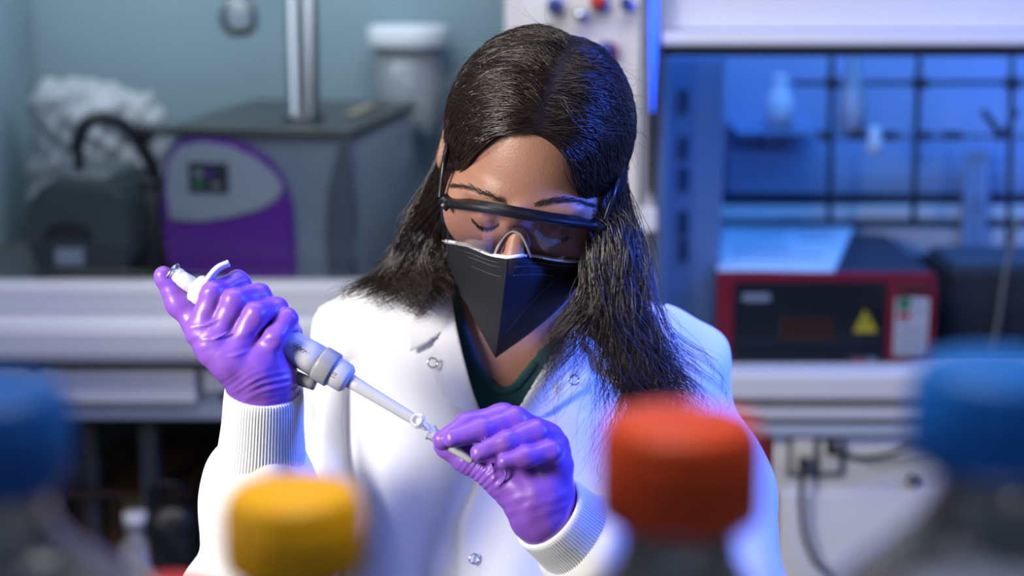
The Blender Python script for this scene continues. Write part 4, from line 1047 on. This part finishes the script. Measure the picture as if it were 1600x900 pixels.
# lower ejector arm under the handle
ea = spline_pts([P(428, 574, 1.424), P(468, 592, 1.418), P(492, 601, 1.415)], 8); Vh, Fh = tubes(ea[None], np.linspace(.0062, .0052, 8)[None], 12)
eo = mesh_np('ejector_arm', Vh, Fh, M['pipgrey']); bm = bmesh.new(); bm.from_mesh(eo.data); bmesh.ops.holes_fill(bm, edges=[e for e in bm.edges if e.is_boundary], sides=12); bm.to_mesh(eo.data); bm.free(); pk(eo)
# volume digits on the barrel and the pen scribble on the handle
def text_on_axis(body, px, lateral, size, m, name, rad, spin=0.0):
    c = bpy.data.curves.new(name, 'FONT'); c.body = body; c.size = size; c.align_x = 'CENTER'; c.align_y = 'CENTER'; c.extrude = .00008; c.resolution_u = 2
    o = bpy.data.objects.new(name, c); COL.objects.link(o)
    dg = bpy.context.evaluated_depsgraph_get(); me = bpy.data.meshes.new_from_object(o.evaluated_get(dg)); bpy.data.objects.remove(o)
    cen, _ = along(px); nrm = -FWD - ax * ((-FWD) @ ax); nrm /= np.linalg.norm(nrm); up2 = np.cross(nrm, ax)
    n = len(me.vertices); co = np.zeros(n * 3); me.vertices.foreach_get('co', co); co = co.reshape(-1, 3)
    ca, sa = math.cos(spin), math.sin(spin)
    X = co[:, 0] * ca - co[:, 1] * sa; Y = co[:, 0] * sa + co[:, 1] * ca + lateral
    th = Y / rad
    V = cen + X[:, None] * ax + (rad + .00015 + co[:, 2:3]) * (np.sin(th)[:, None] * up2 + np.cos(th)[:, None] * nrm)
    me.vertices.foreach_set('co', V.ravel()); return link_mesh(name, me, m, None, False)
pk(text_on_axis('10', 528, -.002, .0058, M['ink'], 'volume_digits', .0129, math.radians(90)))
cen, _ = along(476); nrm = -FWD - ax * ((-FWD) @ ax); nrm /= np.linalg.norm(nrm); up2 = np.cross(nrm, ax)
rg = np.random.default_rng(4); sp = []
for i in range(46):
    t = i / 45; x = -.010 + .020 * t + .0012 * math.sin(i * 1.9); y = .0030 + .0022 * math.sin(i * 1.3) * math.cos(i * .37); th = y / .0138
    sp.append(cen + ax * x + .01395 * (math.sin(th) * up2 + math.cos(th) * nrm))
pk(tube('pen_scribble', sp, .00016, M['ink'], None, 160, 4))
# microcentrifuge tube held in the other hand
T0 = P(672, 675, 1.397); T1 = P(739, 722, 1.379); ta = (T1 - T0) / np.linalg.norm(T1 - T0); TL = np.linalg.norm(T1 - T0)
mt = lathe('sample_tube', [(.0068, .0), (.0070, .0008), (.0056, .0012), (.0056, .016), (.0050, .019), (.0026, TL - .002), (.0014, TL - .0004), (.0001, TL)], M['tube'], None, 32, ta, T0)
tb = empty('microcentrifuge_tube', T0, 'small translucent pointed plastic tube pinched between purple gloved finger and thumb', 'tube')
TI = Matrix.Translation(-Vector(list(T0)))
mt.name = 'tube_body'; mt.parent = tb; mt.matrix_parent_inverse = TI
lidc = P(653, 657, 1.388)
lid = lathe('lid', [(.0001, -.0008), (.0062, -.0008), (.0068, .0), (.0066, .0012), (.0048, .0014), (.0046, .0034), (.0038, .0034), (.0036, .0008), (.0001, .0006)], M['tube'], None, 32, -FWD + np.array([-.35, 0, .25]), lidc)
lid.parent = tb; lid.matrix_parent_inverse = TI
hg = tube('hinge', [lidc + (T0 - lidc) * .35, lidc + (T0 - lidc) * .6 - FWD * .002, T0 - ta * -.0006 - FWD * .006], .0008, M['tube'], None, 10, 6); hg.parent = tb; hg.matrix_parent_inverse = TI

# ------------------------------------------------------------------ face mask
tipL = PLy(775, 557, -.108)
def hy(px, py):
    """head surface, local y at a pixel (or a cheek value where the ray misses)"""
    d = hit(head + neck, [px], [py])[0]
    return W2L(P(px, py, d))[1] if d == d else -.02
def mask_pt(px, py, yl, eps=.0035):
    y = min(yl, hy(px, py) - eps); return L2W(PLy(px, py, y))
topL = spline_pts([(697, 378), (730, 384), (765, 398), (793, 403)], 15); topR = spline_pts([(793, 403), (830, 400), (872, 407), (912, 409)], 15)
edL = spline_pts([(697, 378), (703, 415), (722, 458), (747, 508), (774, 557)], 19); edR = spline_pts([(912, 409), (907, 436), (880, 474), (830, 518), (776, 557)], 19)
rdg = spline_pts([(793, 403), (789, 440), (784, 485), (779, 525), (775, 558)], 19)
yr = np.interp(np.linspace(0, 1, 19), [0, .22, .5, .8, 1], [-.108, -.128, -.134, -.126, -.112])
rows = []
for i in range(19):
    v = i / 18; row = []
    for side in (0, 1):
        ed = edL if side == 0 else edR; top = topL if side == 0 else topR[::-1]
        ye = np.interp(v, [0, .4, 1], [-.040, -.058, -.108])
        for j in range(15):
            u = j / 14  # 0 at the outer edge, 1 at the ridge
            base = ed[i] * (1 - u) + rdg[i] * u
            b0 = ed[0] * (1 - u) + rdg[0] * u
            pxy = base + (top[j] - b0) * (1 - v) ** 2
            yy = ye * (1 - u) + yr[i] * u - .007 * math.sin(math.pi * u) * (1 - v * .5)
            pt = (pxy[0], pxy[1], yy)
            row.append(pt)
    L1 = row[:15]; R1 = row[15:][::-1]
    rows.append(L1 + R1[1:])
rows = np.array(rows); nr, nc, _ = rows.shape
ray = rows.reshape(-1, 3)
dh = hit(head + neck, ray[:, 0], ray[:, 1])
pts = []
for (a, b, c), d in zip(ray, dh):
    y = c
    if d == d: y = min(y, W2L(P(a, b, d))[1] - .0035)
    pts.append(PLy(a, b, y))
pts = np.array(pts).reshape(nr, nc, 3)
for _ in range(2):   # soften, keep border and ridge
    n2 = pts.copy(); n2[1:-1, 1:-1] = .5 * pts[1:-1, 1:-1] + .125 * (pts[:-2, 1:-1] + pts[2:, 1:-1] + pts[1:-1, :-2] + pts[1:-1, 2:]); n2[:, 14] = pts[:, 14]; pts = n2
MP = L2W(pts.reshape(-1, 3)).reshape(nr, nc, 3)
ids = np.arange(nr * nc).reshape(nr, nc); qf = np.stack([ids[:-1, :-1], ids[1:, :-1], ids[1:, 1:], ids[:-1, 1:]], -1).reshape(-1, 4)
mask = mesh_np('face_mask', MP.reshape(-1, 3), qf, M['mask']); mask.data.polygons.foreach_set('use_smooth', np.ones(len(mask.data.polygons), bool))
md = mask.modifiers.new('thickness', 'SOLIDIFY'); md.thickness = .0014; md.offset = 0
try: mask.data.set_sharp_from_angle(angle=math.radians(40))
except Exception: pass
attach(mask)
kid(tube('edge_trim', MP[0] - FWD * .0008 + np.array([0, 0, .0005]), .0017, M['white_trim'], None, 60, 8), mask)
kid(tube('centre_fold', MP[:, 14] - FWD * .0007, .0008, M['mask'], None, 50, 6), mask)
def on_mask(i, j):
    a = np.clip(i, 0, nr - 1.001); b = np.clip(j, 0, nc - 1.001); i0 = int(a); j0 = int(b); fa = a - i0; fb = b - j0
    return (MP[i0, j0] * (1 - fa) * (1 - fb) + MP[i0 + 1, j0] * fa * (1 - fb) + MP[i0, j0 + 1] * (1 - fa) * fb + MP[i0 + 1, j0 + 1] * fa * fb)
dashes = []
for line in ([(2.0, 5.0), (2.0, 12.5)], [(3.6, 5.5), (3.8, 12.8)], [(1.2, 2.0), (1.2, 12.0)], [(5.0, 4.5), (13.0, 11.0)], [(2.0, 15.5), (2.0, 23)], [(3.6, 15.5), (3.6, 23)], [(5, 23), (13, 17)], [(1.2, 17), (1.2, 26)]):
    (a0, b0), (a1, b1) = line; n = int(max(abs(a1 - a0), abs(b1 - b0)) * 4.2)
    for s in range(n):
        t = s / n; t2 = (s + .5) / n
        p0 = on_mask(a0 + (a1 - a0) * t, b0 + (b1 - b0) * t); p1 = on_mask(a0 + (a1 - a0) * t2, b0 + (b1 - b0) * t2)
        dashes.append(np.stack([p0, (p0 + p1) / 2, p1]) - FWD * .0009)
V, F = tubes(np.array(dashes), np.full((len(dashes), 3), .00042), 4)
o = mesh_np('weld_seam', V, F, M['stitch']); o['kind'] = 'stuff'; kid(o, mask)
for s, a, e in ((-1, MP[3, 0], (-.078, .012, .0)), (1, MP[3, -1], (.078, .012, .0))):
    kid(tube('ear_loop', [a, L2W((s * .072, -.03, -.03)), L2W(e)], .0014, M['black'], None, 16, 6), mask)

# ------------------------------------------------------------------ safety glasses
def arc_pt(px, py, back=0.0):
    y = -.10
    for _ in range(4):
        p = PLy(px, py, y); y = -.106 + (min(abs(p[0]), .08) / .074) ** 2 * .040 + back
    return PLy(px, py, y)
barc = spline_pts([(687, 312), (700, 319), (725, 323), (765, 329), (812, 338), (860, 346), (905, 352), (930, 355), (944, 349)], 60)
bar = np.array([arc_pt(a, b) for a, b in barc])
glasses = bpy.data.objects.new('safety_glasses', None); COL.objects.link(glasses); glasses.empty_display_size = .03; attach(glasses)
# brow bar: rectangular section swept along the arc, deeper at the ends
T = np.gradient(bar, axis=0); T /= np.linalg.norm(T, axis=1, keepdims=True)
outw = np.stack([T[:, 1], -T[:, 0], np.zeros(len(T))], 1); outw /= np.linalg.norm(outw, axis=1, keepdims=True)
upl = np.array([0, 0, 1.0]); ed = np.abs(np.linspace(-1, 1, 60)) ** 3
sec = []
for i in range(60):
    dep = .007 + .012 * ed[i]; hh = .0024 + .0018 * ed[i]
    c = bar[i]; o_ = outw[i]
    ring = [c + o_ * .0012 + upl * hh * .7, c + o_ * .0016, c + o_ * .0012 - upl * hh, c - o_ * .0018 - upl * hh, c - o_ * .0030 + upl * (hh * .6), c - o_ * dep + upl * (hh + .0015), c - o_ * dep + upl * (hh + .0028), c - o_ * .001 + upl * (hh + .0006)]
    sec.append(ring)
sec = L2W(np.array(sec).reshape(-1, 3)); k = 8
i = np.arange(59)[:, None] * k; j = np.arange(k)[None]; F = np.stack([i + j, i + (j + 1) % k, i + k + (j + 1) % k, i + k + j], -1).reshape(-1, 4)
bo = mesh_np('brow_bar', sec, F, M['frame'], smooth=False); bm = bmesh.new(); bm.from_mesh(bo.data); bmesh.ops.holes_fill(bm, edges=[e for e in bm.edges if e.is_boundary], sides=8); bmesh.ops.recalc_face_normals(bm, faces=bm.faces); bm.to_mesh(bo.data); bm.free()
kid(bo, glasses)
botc = np.array([(691, 376), (705, 380), (735, 386), (760, 396), (772, 398), (782, 385), (790, 370), (800, 363), (812, 366), (820, 378), (828, 394), (836, 401), (870, 407), (900, 409), (914, 407)], float)
uu = np.interp(np.linspace(0, 1, 70), np.linspace(0, 1, len(botc)), np.arange(len(botc)))
bq = np.array([[np.interp(x, np.arange(len(botc)), botc[:, 0]), np.interp(x, np.arange(len(botc)), botc[:, 1])] for x in uu])
tx = np.interp(np.linspace(0, 1, 70), [0, 1], [0, 59]); 
# match the columns by their place along the arc
bl = np.array([arc_pt(a, b, .005) for a, b in bq])
tl = []
for p in bl:
    s = (p[0] - bl[0, 0]) / (bl[-1, 0] - bl[0, 0]); f = s * 57 + 1; i0 = int(min(f, 58)); tl.append(bar[i0] * (1 - (f - i0)) + bar[i0 + 1] * (f - i0))
tl = np.array(tl) - np.array([0, 0, .003]); G = []
for v in np.linspace(0, 1, 9): G.append(tl * (1 - v) + bl * v + np.array([0, -.0025, 0]) * math.sin(math.pi * v))
G = L2W(np.array(G).reshape(-1, 3)); ids = np.arange(9 * 70).reshape(9, 70); F = np.stack([ids[:-1, :-1], ids[1:, :-1], ids[1:, 1:], ids[:-1, 1:]], -1).reshape(-1, 4)
kid(mesh_np('lens', G, F, M['lens']), glasses)
kid(tube('lens_edge', L2W(bl[:14]), .0006, M['lensrim'], None, 30, 6), glasses)
kid(tube('lens_edge', L2W(bl[56:]), .0006, M['lensrim'], None, 30, 6), glasses)
kid(tube('nose_bridge', [L2W(arc_pt(a, b, .004)) for a, b in ((772, 400), (780, 382), (790, 367), (801, 361), (813, 366), (822, 381), (829, 402))], .0014, M['lensrim'], None, 40, 8), glasses)
kid(tube('nose_bridge', [L2W(arc_pt(a, b, .008)) for a, b in ((781, 400), (788, 384), (796, 374), (803, 372), (811, 377), (817, 388), (821, 402))], .0010, M['lensrim'], None, 40, 8), glasses)
for s, e0 in ((-1, bar[0]), (1, bar[-1])):
    pts_ = [e0 + np.array([0, .000, .002]), np.array([s * .0785, -.045, .010]), np.array([s * .0800, -.010, .012]), np.array([s * .080, .022, .010]), np.array([s * .076, .045, -.012])]
    qq = spline_pts(L2W(np.array(pts_)), 30); Vt, Ft = tubes(qq[None], np.full((1, 30), .0026), 8)
    c_ = np.repeat(qq, 8, 0); zz = R_H @ np.array([0, 0, 1.0]); Vt = Vt + zz * ((Vt - c_) @ zz)[:, None] * .8
    kid(mesh_np('temple_arm', Vt, Ft, M['frame']), glasses)
hinge_pts = [(697, 321), (936, 355)]
for (a, b) in hinge_pts:
    c = L2W(arc_pt(a, b, -.003)); kid(lathe('hinge_cap', [(.0001, -.002), (.0055, -.002), (.0058, .0), (.0045, .0010), (.0001, .0012)], M['frame'], None, 4, -FWD, c), glasses)

# ------------------------------------------------------------------ hair
rng = np.random.default_rng(11)
hcapE = [hell((0, .016, .030), (.0835, .100, .0850), 0)]
facecut = [hell((-.006, -.105, -.050), (.073, .085, .128), .004, True)]
masses = [hell((0, .058, -.02), (.068, .050, .075), .03),
    cap(P(938, 290, 1.56), P(940, 400, 1.560), .022, .024, .03), cap(P(940, 400, 1.560), P(955, 490, 1.555), .024, .022, .03), cap(P(955, 490, 1.555), P(985, 570, 1.545), .022, .010, .03),
    cap(P(700, 330, 1.64), P(690, 420, 1.645), .018, .014, .02), cap(P(800, 330, 1.68), P(800, 470, 1.73), .045, .040, .03)]
hb = hcapE + masses[:1] + facecut + masses[1:]
base = sdf_obj('hair', hb, (-.16, 1.25, 1.25), (.26, 1.85, 1.62), .0028, M['hairbase']); attach(base)

def grad_e(p):   # outward normal and distance to the hair cap, local space handled in world
    e = 1e-4; f = sdf(hcapE, p)
    g = np.stack([sdf(hcapE, p + e * np.eye(3)[i]) - f for i in range(3)], -1)
    return f, g / (np.linalg.norm(g, axis=-1, keepdims=True) + 1e-12)
def root_points(n):
    d = rng.normal(size=(n * 4, 3)); d /= np.linalg.norm(d, axis=1, keepdims=True)
    p = np.array([0, .016, .030]) + d * np.array([.0835, .100, .0850])
    fc = np.linalg.norm((p - np.array([-.006, -.105, -.050])) / np.array([.075, .087, .130]), axis=1)
    ok = (fc > .985) & (p[:, 2] > -.02) & (p[:, 1] < .085)
    # more roots where the camera sees them: front and top
    keep = rng.uniform(size=len(p)) < np.where(p[:, 1] < .03, 1.0, .7)
    return p[ok & keep][:n]
def part_x(y): return .010 + .006 * np.sin((y + .02) * 30)
coat_d = lambda px, py: hit(coat_full, px, py, .004)
def guide(pts):
    px = np.array([a[0] for a in pts], float); py = np.array([a[1] for a in pts], float); d = np.array([a[2] for a in pts], float)
    h = coat_d(px, py); d = np.where(np.isfinite(h), np.minimum(d, h - .010), d)
    return spline_pts(np.array([P(a, b, c) for a, b, c in zip(px, py, d)]), 24)
GL_ = [guide(g) for g in (
    [(676, 290, 1.60), (655, 350, 1.61), (632, 405, 1.62), (590, 438, 1.62), (545, 452, 1.62), (520, 470, 1.62)],
    [(682, 300, 1.60), (664, 360, 1.61), (646, 410, 1.62), (622, 442, 1.62), (604, 462, 1.60), (580, 478, 1.59)],
    [(688, 310, 1.60), (676, 370, 1.61), (664, 415, 1.62), (654, 450, 1.60), (644, 474, 1.59), (655, 492, 1.58)],
    [(694, 320, 1.61), (688, 375, 1.61), (680, 420, 1.61), (678, 450, 1.60), (670, 478, 1.58), (660, 500, 1.58)],
    [(702, 330, 1.62), (699, 380, 1.62), (696, 415, 1.62), (696, 445, 1.60), (690, 468, 1.59), (682, 486, 1.58)])]
GR_ = [guide(g) for g in (
    [(952, 300, 1.53), (947, 390, 1.515), (918, 470, 1.51), (874, 530, 1.52), (842, 575, 1.55), (826, 612, 1.57)],
    [(954, 300, 1.53), (950, 400, 1.515), (928, 480, 1.51), (895, 545, 1.53), (868, 590, 1.55), (850, 640, 1.57)],
    [(956, 290, 1.53), (955, 400, 1.515), (948, 500, 1.51), (955, 580, 1.52), (938, 650, 1.53), (905, 735, 1.53)],
    [(956, 280, 1.51), (955, 390, 1.51), (965, 500, 1.51), (985, 590, 1.51), (985, 670, 1.52), (960, 760, 1.52)],
    [(958, 280, 1.52), (956, 390, 1.51), (970, 490, 1.51), (1008, 590, 1.51), (1045, 650, 1.51), (1055, 700, 1.52)],
    [(962, 280, 1.53), (964, 390, 1.52), (982, 480, 1.51), (1030, 560, 1.51), (1080, 610, 1.51), (1098, 650, 1.52)],
    [(966, 270, 1.55), (970, 370, 1.55), (985, 460, 1.54), (1018, 520, 1.54), (1066, 560, 1.54), (1092, 605, 1.54)])]
def make_strands(n, length_lo, length_hi, hang, rad, lift, seed, wav):
    r0 = np.random.default_rng(seed)
    p = root_points(n); n = len(p)
    side = np.where(p[:, 0] > part_x(p[:, 1]), 1.0, -1.0)
    near = np.abs(p[:, 0] - part_x(p[:, 1]))
    e = lift * r0.uniform(.2, 1.0, n) * smoothstep(0, .02, near + .004)
    K1 = 22; step = .0085
    P_ = L2W(p); out = [P_]; v = None
    ph = r0.uniform(0, 6.28, n)
    cl = (np.floor(np.arctan2(p[:, 2], p[:, 1]) * 9) + side * 40)
    for i in range(K1 - 1):
        q = W2L(out[-1]); x, y, z = q.T
        dx = side * np.clip(1.05 - np.abs(x) / .085, .05, 1) ; dy = np.where(z > .03, .42, .50) + .25 * (side < 0) * (z < .02); dz = -np.where(z > .06, .35, 1.0)
        w_ = .30 * np.sin(i * .55 + cl * 1.7) + .26 * np.sin(i * .9 + ph) * np.cos(ph * 7) + .25 * np.cos(ph * 3)
        dl = np.stack([dx + w_ * .6, dy + w_, dz + w_ * .3], -1) @ R_H.T
        f, nn = grad_e(out[-1])
        dl = dl - nn * (dl * nn).sum(-1, keepdims=True); dl /= np.linalg.norm(dl, axis=1, keepdims=True)
        v = dl if v is None else v * .45 + dl * .55; v /= np.linalg.norm(v, axis=1, keepdims=True)
        nx = out[-1] + v * step; f, nn = grad_e(nx)
        nx = nx - nn * (f - e * (1 + .25 * np.sin(i * .9 + ph)) - .0012)[:, None]
        out.append(nx)
    S1 = np.stack(out, 1)                      # n,K1,3
    if not hang:
        ln = r0.integers(int(length_lo * K1), int(length_hi * K1), n)
        t = np.linspace(0, 1, K1)
        idx = t[None] * (ln[:, None] - 1)
        i0 = np.minimum(idx.astype(int), K1 - 2); f = (idx - i0)[..., None]
        a = np.take_along_axis(S1, i0[..., None], 1); b = np.take_along_axis(S1, (i0 + 1)[..., None], 1)
        S = a * (1 - f) + b * f
        R = rad * np.interp(t, [0, .15, .7, 1], [.7, 1, .8, .15])[None] * np.ones((n, 1))
        return S, R
    # leave the head where the local height passes the ear level, then follow the guides
    zl = W2L(S1.reshape(-1, 3))[:, 2].reshape(n, K1)
    leave = np.argmax(zl < .004, axis=1); leave = np.where((zl < .004).any(1), leave, K1 - 1)
    K2 = 30; S = np.zeros((n, K1 + K2, 3))
    nclump = 130; clg = r0.uniform(0, 1, nclump) ; clo = r0.normal(0, 1, (nclump, 2)); clp = r0.uniform(0, 6.28, (nclump, 3)); clf = r0.uniform(1.2, 2.8, nclump); cll = r0.uniform(.55, 1.12, nclump)
    ci = r0.integers(0, nclump, n)
    tt = np.linspace(0, 1, K2)
    ptW = np.take_along_axis(S1, leave[:, None, None].repeat(3, 2), 1)[:, 0]
    for s, GG in ((-1, GL_), (1, GR_)):
        G_ = np.array(GG); ng = len(GG)
        m_ = np.where(side == s)[0]
        if s > 0:   # front roots go to the inner guides
            fr = np.clip((W2L(ptW[m_])[:, 1] + .06) / .13, 0, 1); u = np.where(r0.uniform(size=len(m_)) < .10, clg[ci[m_]] * 1.8, 1.75 + np.clip(fr * .45 + .55 * clg[ci[m_]], 0, 1) * (ng - 2.75))
        else: u = clg[ci[m_]] * (ng - 1)
        u = np.clip(u + r0.normal(0, .10, len(m_)), 0, ng - 1.001); j = u.astype(int); f = (u - j)[:, None, None]
        ends = cll[ci[m_]] * r0.uniform(.72 if s > 0 else .5, 1.0, len(m_))
        tq = np.minimum(tt[None] * ends[:, None], 1) * 23; i0 = np.minimum(tq.astype(int), 22); ff = (tq - i0)[..., None]
        def samp(jj):
            g = G_[jj]; a = np.take_along_axis(g, i0[..., None].repeat(3, 2), 1); b = np.take_along_axis(g, (i0 + 1)[..., None].repeat(3, 2), 1); return a * (1 - ff) + b * ff
        C = samp(j) * (1 - f) + samp(j + 1) * f
        o1 = clo[ci[m_]]; c3 = clp[ci[m_]]; fq = clf[ci[m_]][:, None]
        own = r0.normal(0, 1, (len(m_), 3))
        spread = np.interp(tt, [0, .3, .7, 1], [.006, .0080, .0085, .0085])[None, :]
        tight = np.interp(tt, [0, .4, 1], [.0045, .0028, .0020])[None, :]
        amp = wav * np.interp(tt, [0, .25, 1], [.0, .0024, .0085])[None, :]
        sx = spread * o1[:, :1] + amp * np.sin(tt[None] * fq * 9 + c3[:, :1] + own[:, :1] * .3) + tight * own[:, :1]
        sy = spread * (o1[:, 1:] * .7) + amp * .6 * np.cos(tt[None] * fq * 9 + c3[:, 1:2] + own[:, 1:2] * .3) + tight * own[:, 1:2]
        C = C + sx[..., None] * RGT + sy[..., None] * FWD * .6 + (tight * own[:, 2:3])[..., None] * UPV
        start = ptW[m_]
        bl_ = smoothstep(0, .30, tt)[None, :, None]
        drop = start[:, None] + (C - C[:, :1])
        H = drop * (1 - bl_) + C * bl_
        S[m_, K1:] = H
        tl_ = np.linspace(0, 1, K1)
        idx = tl_[None] * leave[m_][:, None]; k0 = np.minimum(idx.astype(int), K1 - 2); f1 = (idx - k0)[..., None]
        a = np.take_along_axis(S1[m_], k0[..., None].repeat(3, 2), 1); b = np.take_along_axis(S1[m_], (k0 + 1)[..., None].repeat(3, 2), 1)
        S[m_, :K1] = a * (1 - f1) + b * f1
    for _ in range(3): S[:, 1:-1] = .5 * S[:, 1:-1] + .25 * (S[:, :-2] + S[:, 2:])
    t = np.linspace(0, 1, K1 + K2)
    R = rad * np.interp(t, [0, .05, .7, 1], [.7, 1, .9, .2])[None] * np.ones((n, 1))
    return S, R
def strand_obj(name, S, R, sides=3):
    ok = np.isfinite(S).all((1, 2)); V, F = tubes(S[ok], R[ok] * np.ones(S[ok].shape[:2]), sides)
    o = mesh_np(name, V, F, M['hair']); o['kind'] = 'stuff'; kid(o, base); return o
S, R = make_strands(7500, .3, 1, True, .00036, .0045, 5, 1.0); strand_obj('hair_strands', S, R)
S, R = make_strands(6500, .35, 1, False, .00032, .0042, 6, 1.0); strand_obj('hair_strands', S, R)
# loose flyaway hairs: crown fuzz and long wandering wisps
def wander(S, amp, seed):
    r0 = np.random.default_rng(seed); n, K, _ = S.shape; t = np.linspace(0, 1, K)[None, :, None]
    a = r0.normal(0, 1, (n, 1, 3)); b = r0.normal(0, 1, (n, 1, 3)); p1 = r0.uniform(0, 6.28, (n, 1, 1)); f1 = r0.uniform(2, 7, (n, 1, 1))
    return S + amp * t * (a * np.sin(f1 * t + p1) + b * t)
S, R = make_strands(420, .2, .6, False, .00016, .003, 7, 1.0)
fq_, nn = grad_e(S[:, -1]); tt = np.linspace(0, 1, S.shape[1])[None, :, None]
S = wander(S + nn[:, None] * tt ** 2 * np.random.default_rng(3).uniform(.002, .016, (len(S), 1, 1)), .005, 8); strand_obj('flyaway_hair', S, R)
S, R = make_strands(380, .3, 1, True, .00019, .004, 9, 2.2)
S = wander(S, .006, 10); strand_obj('flyaway_hair', S, R)
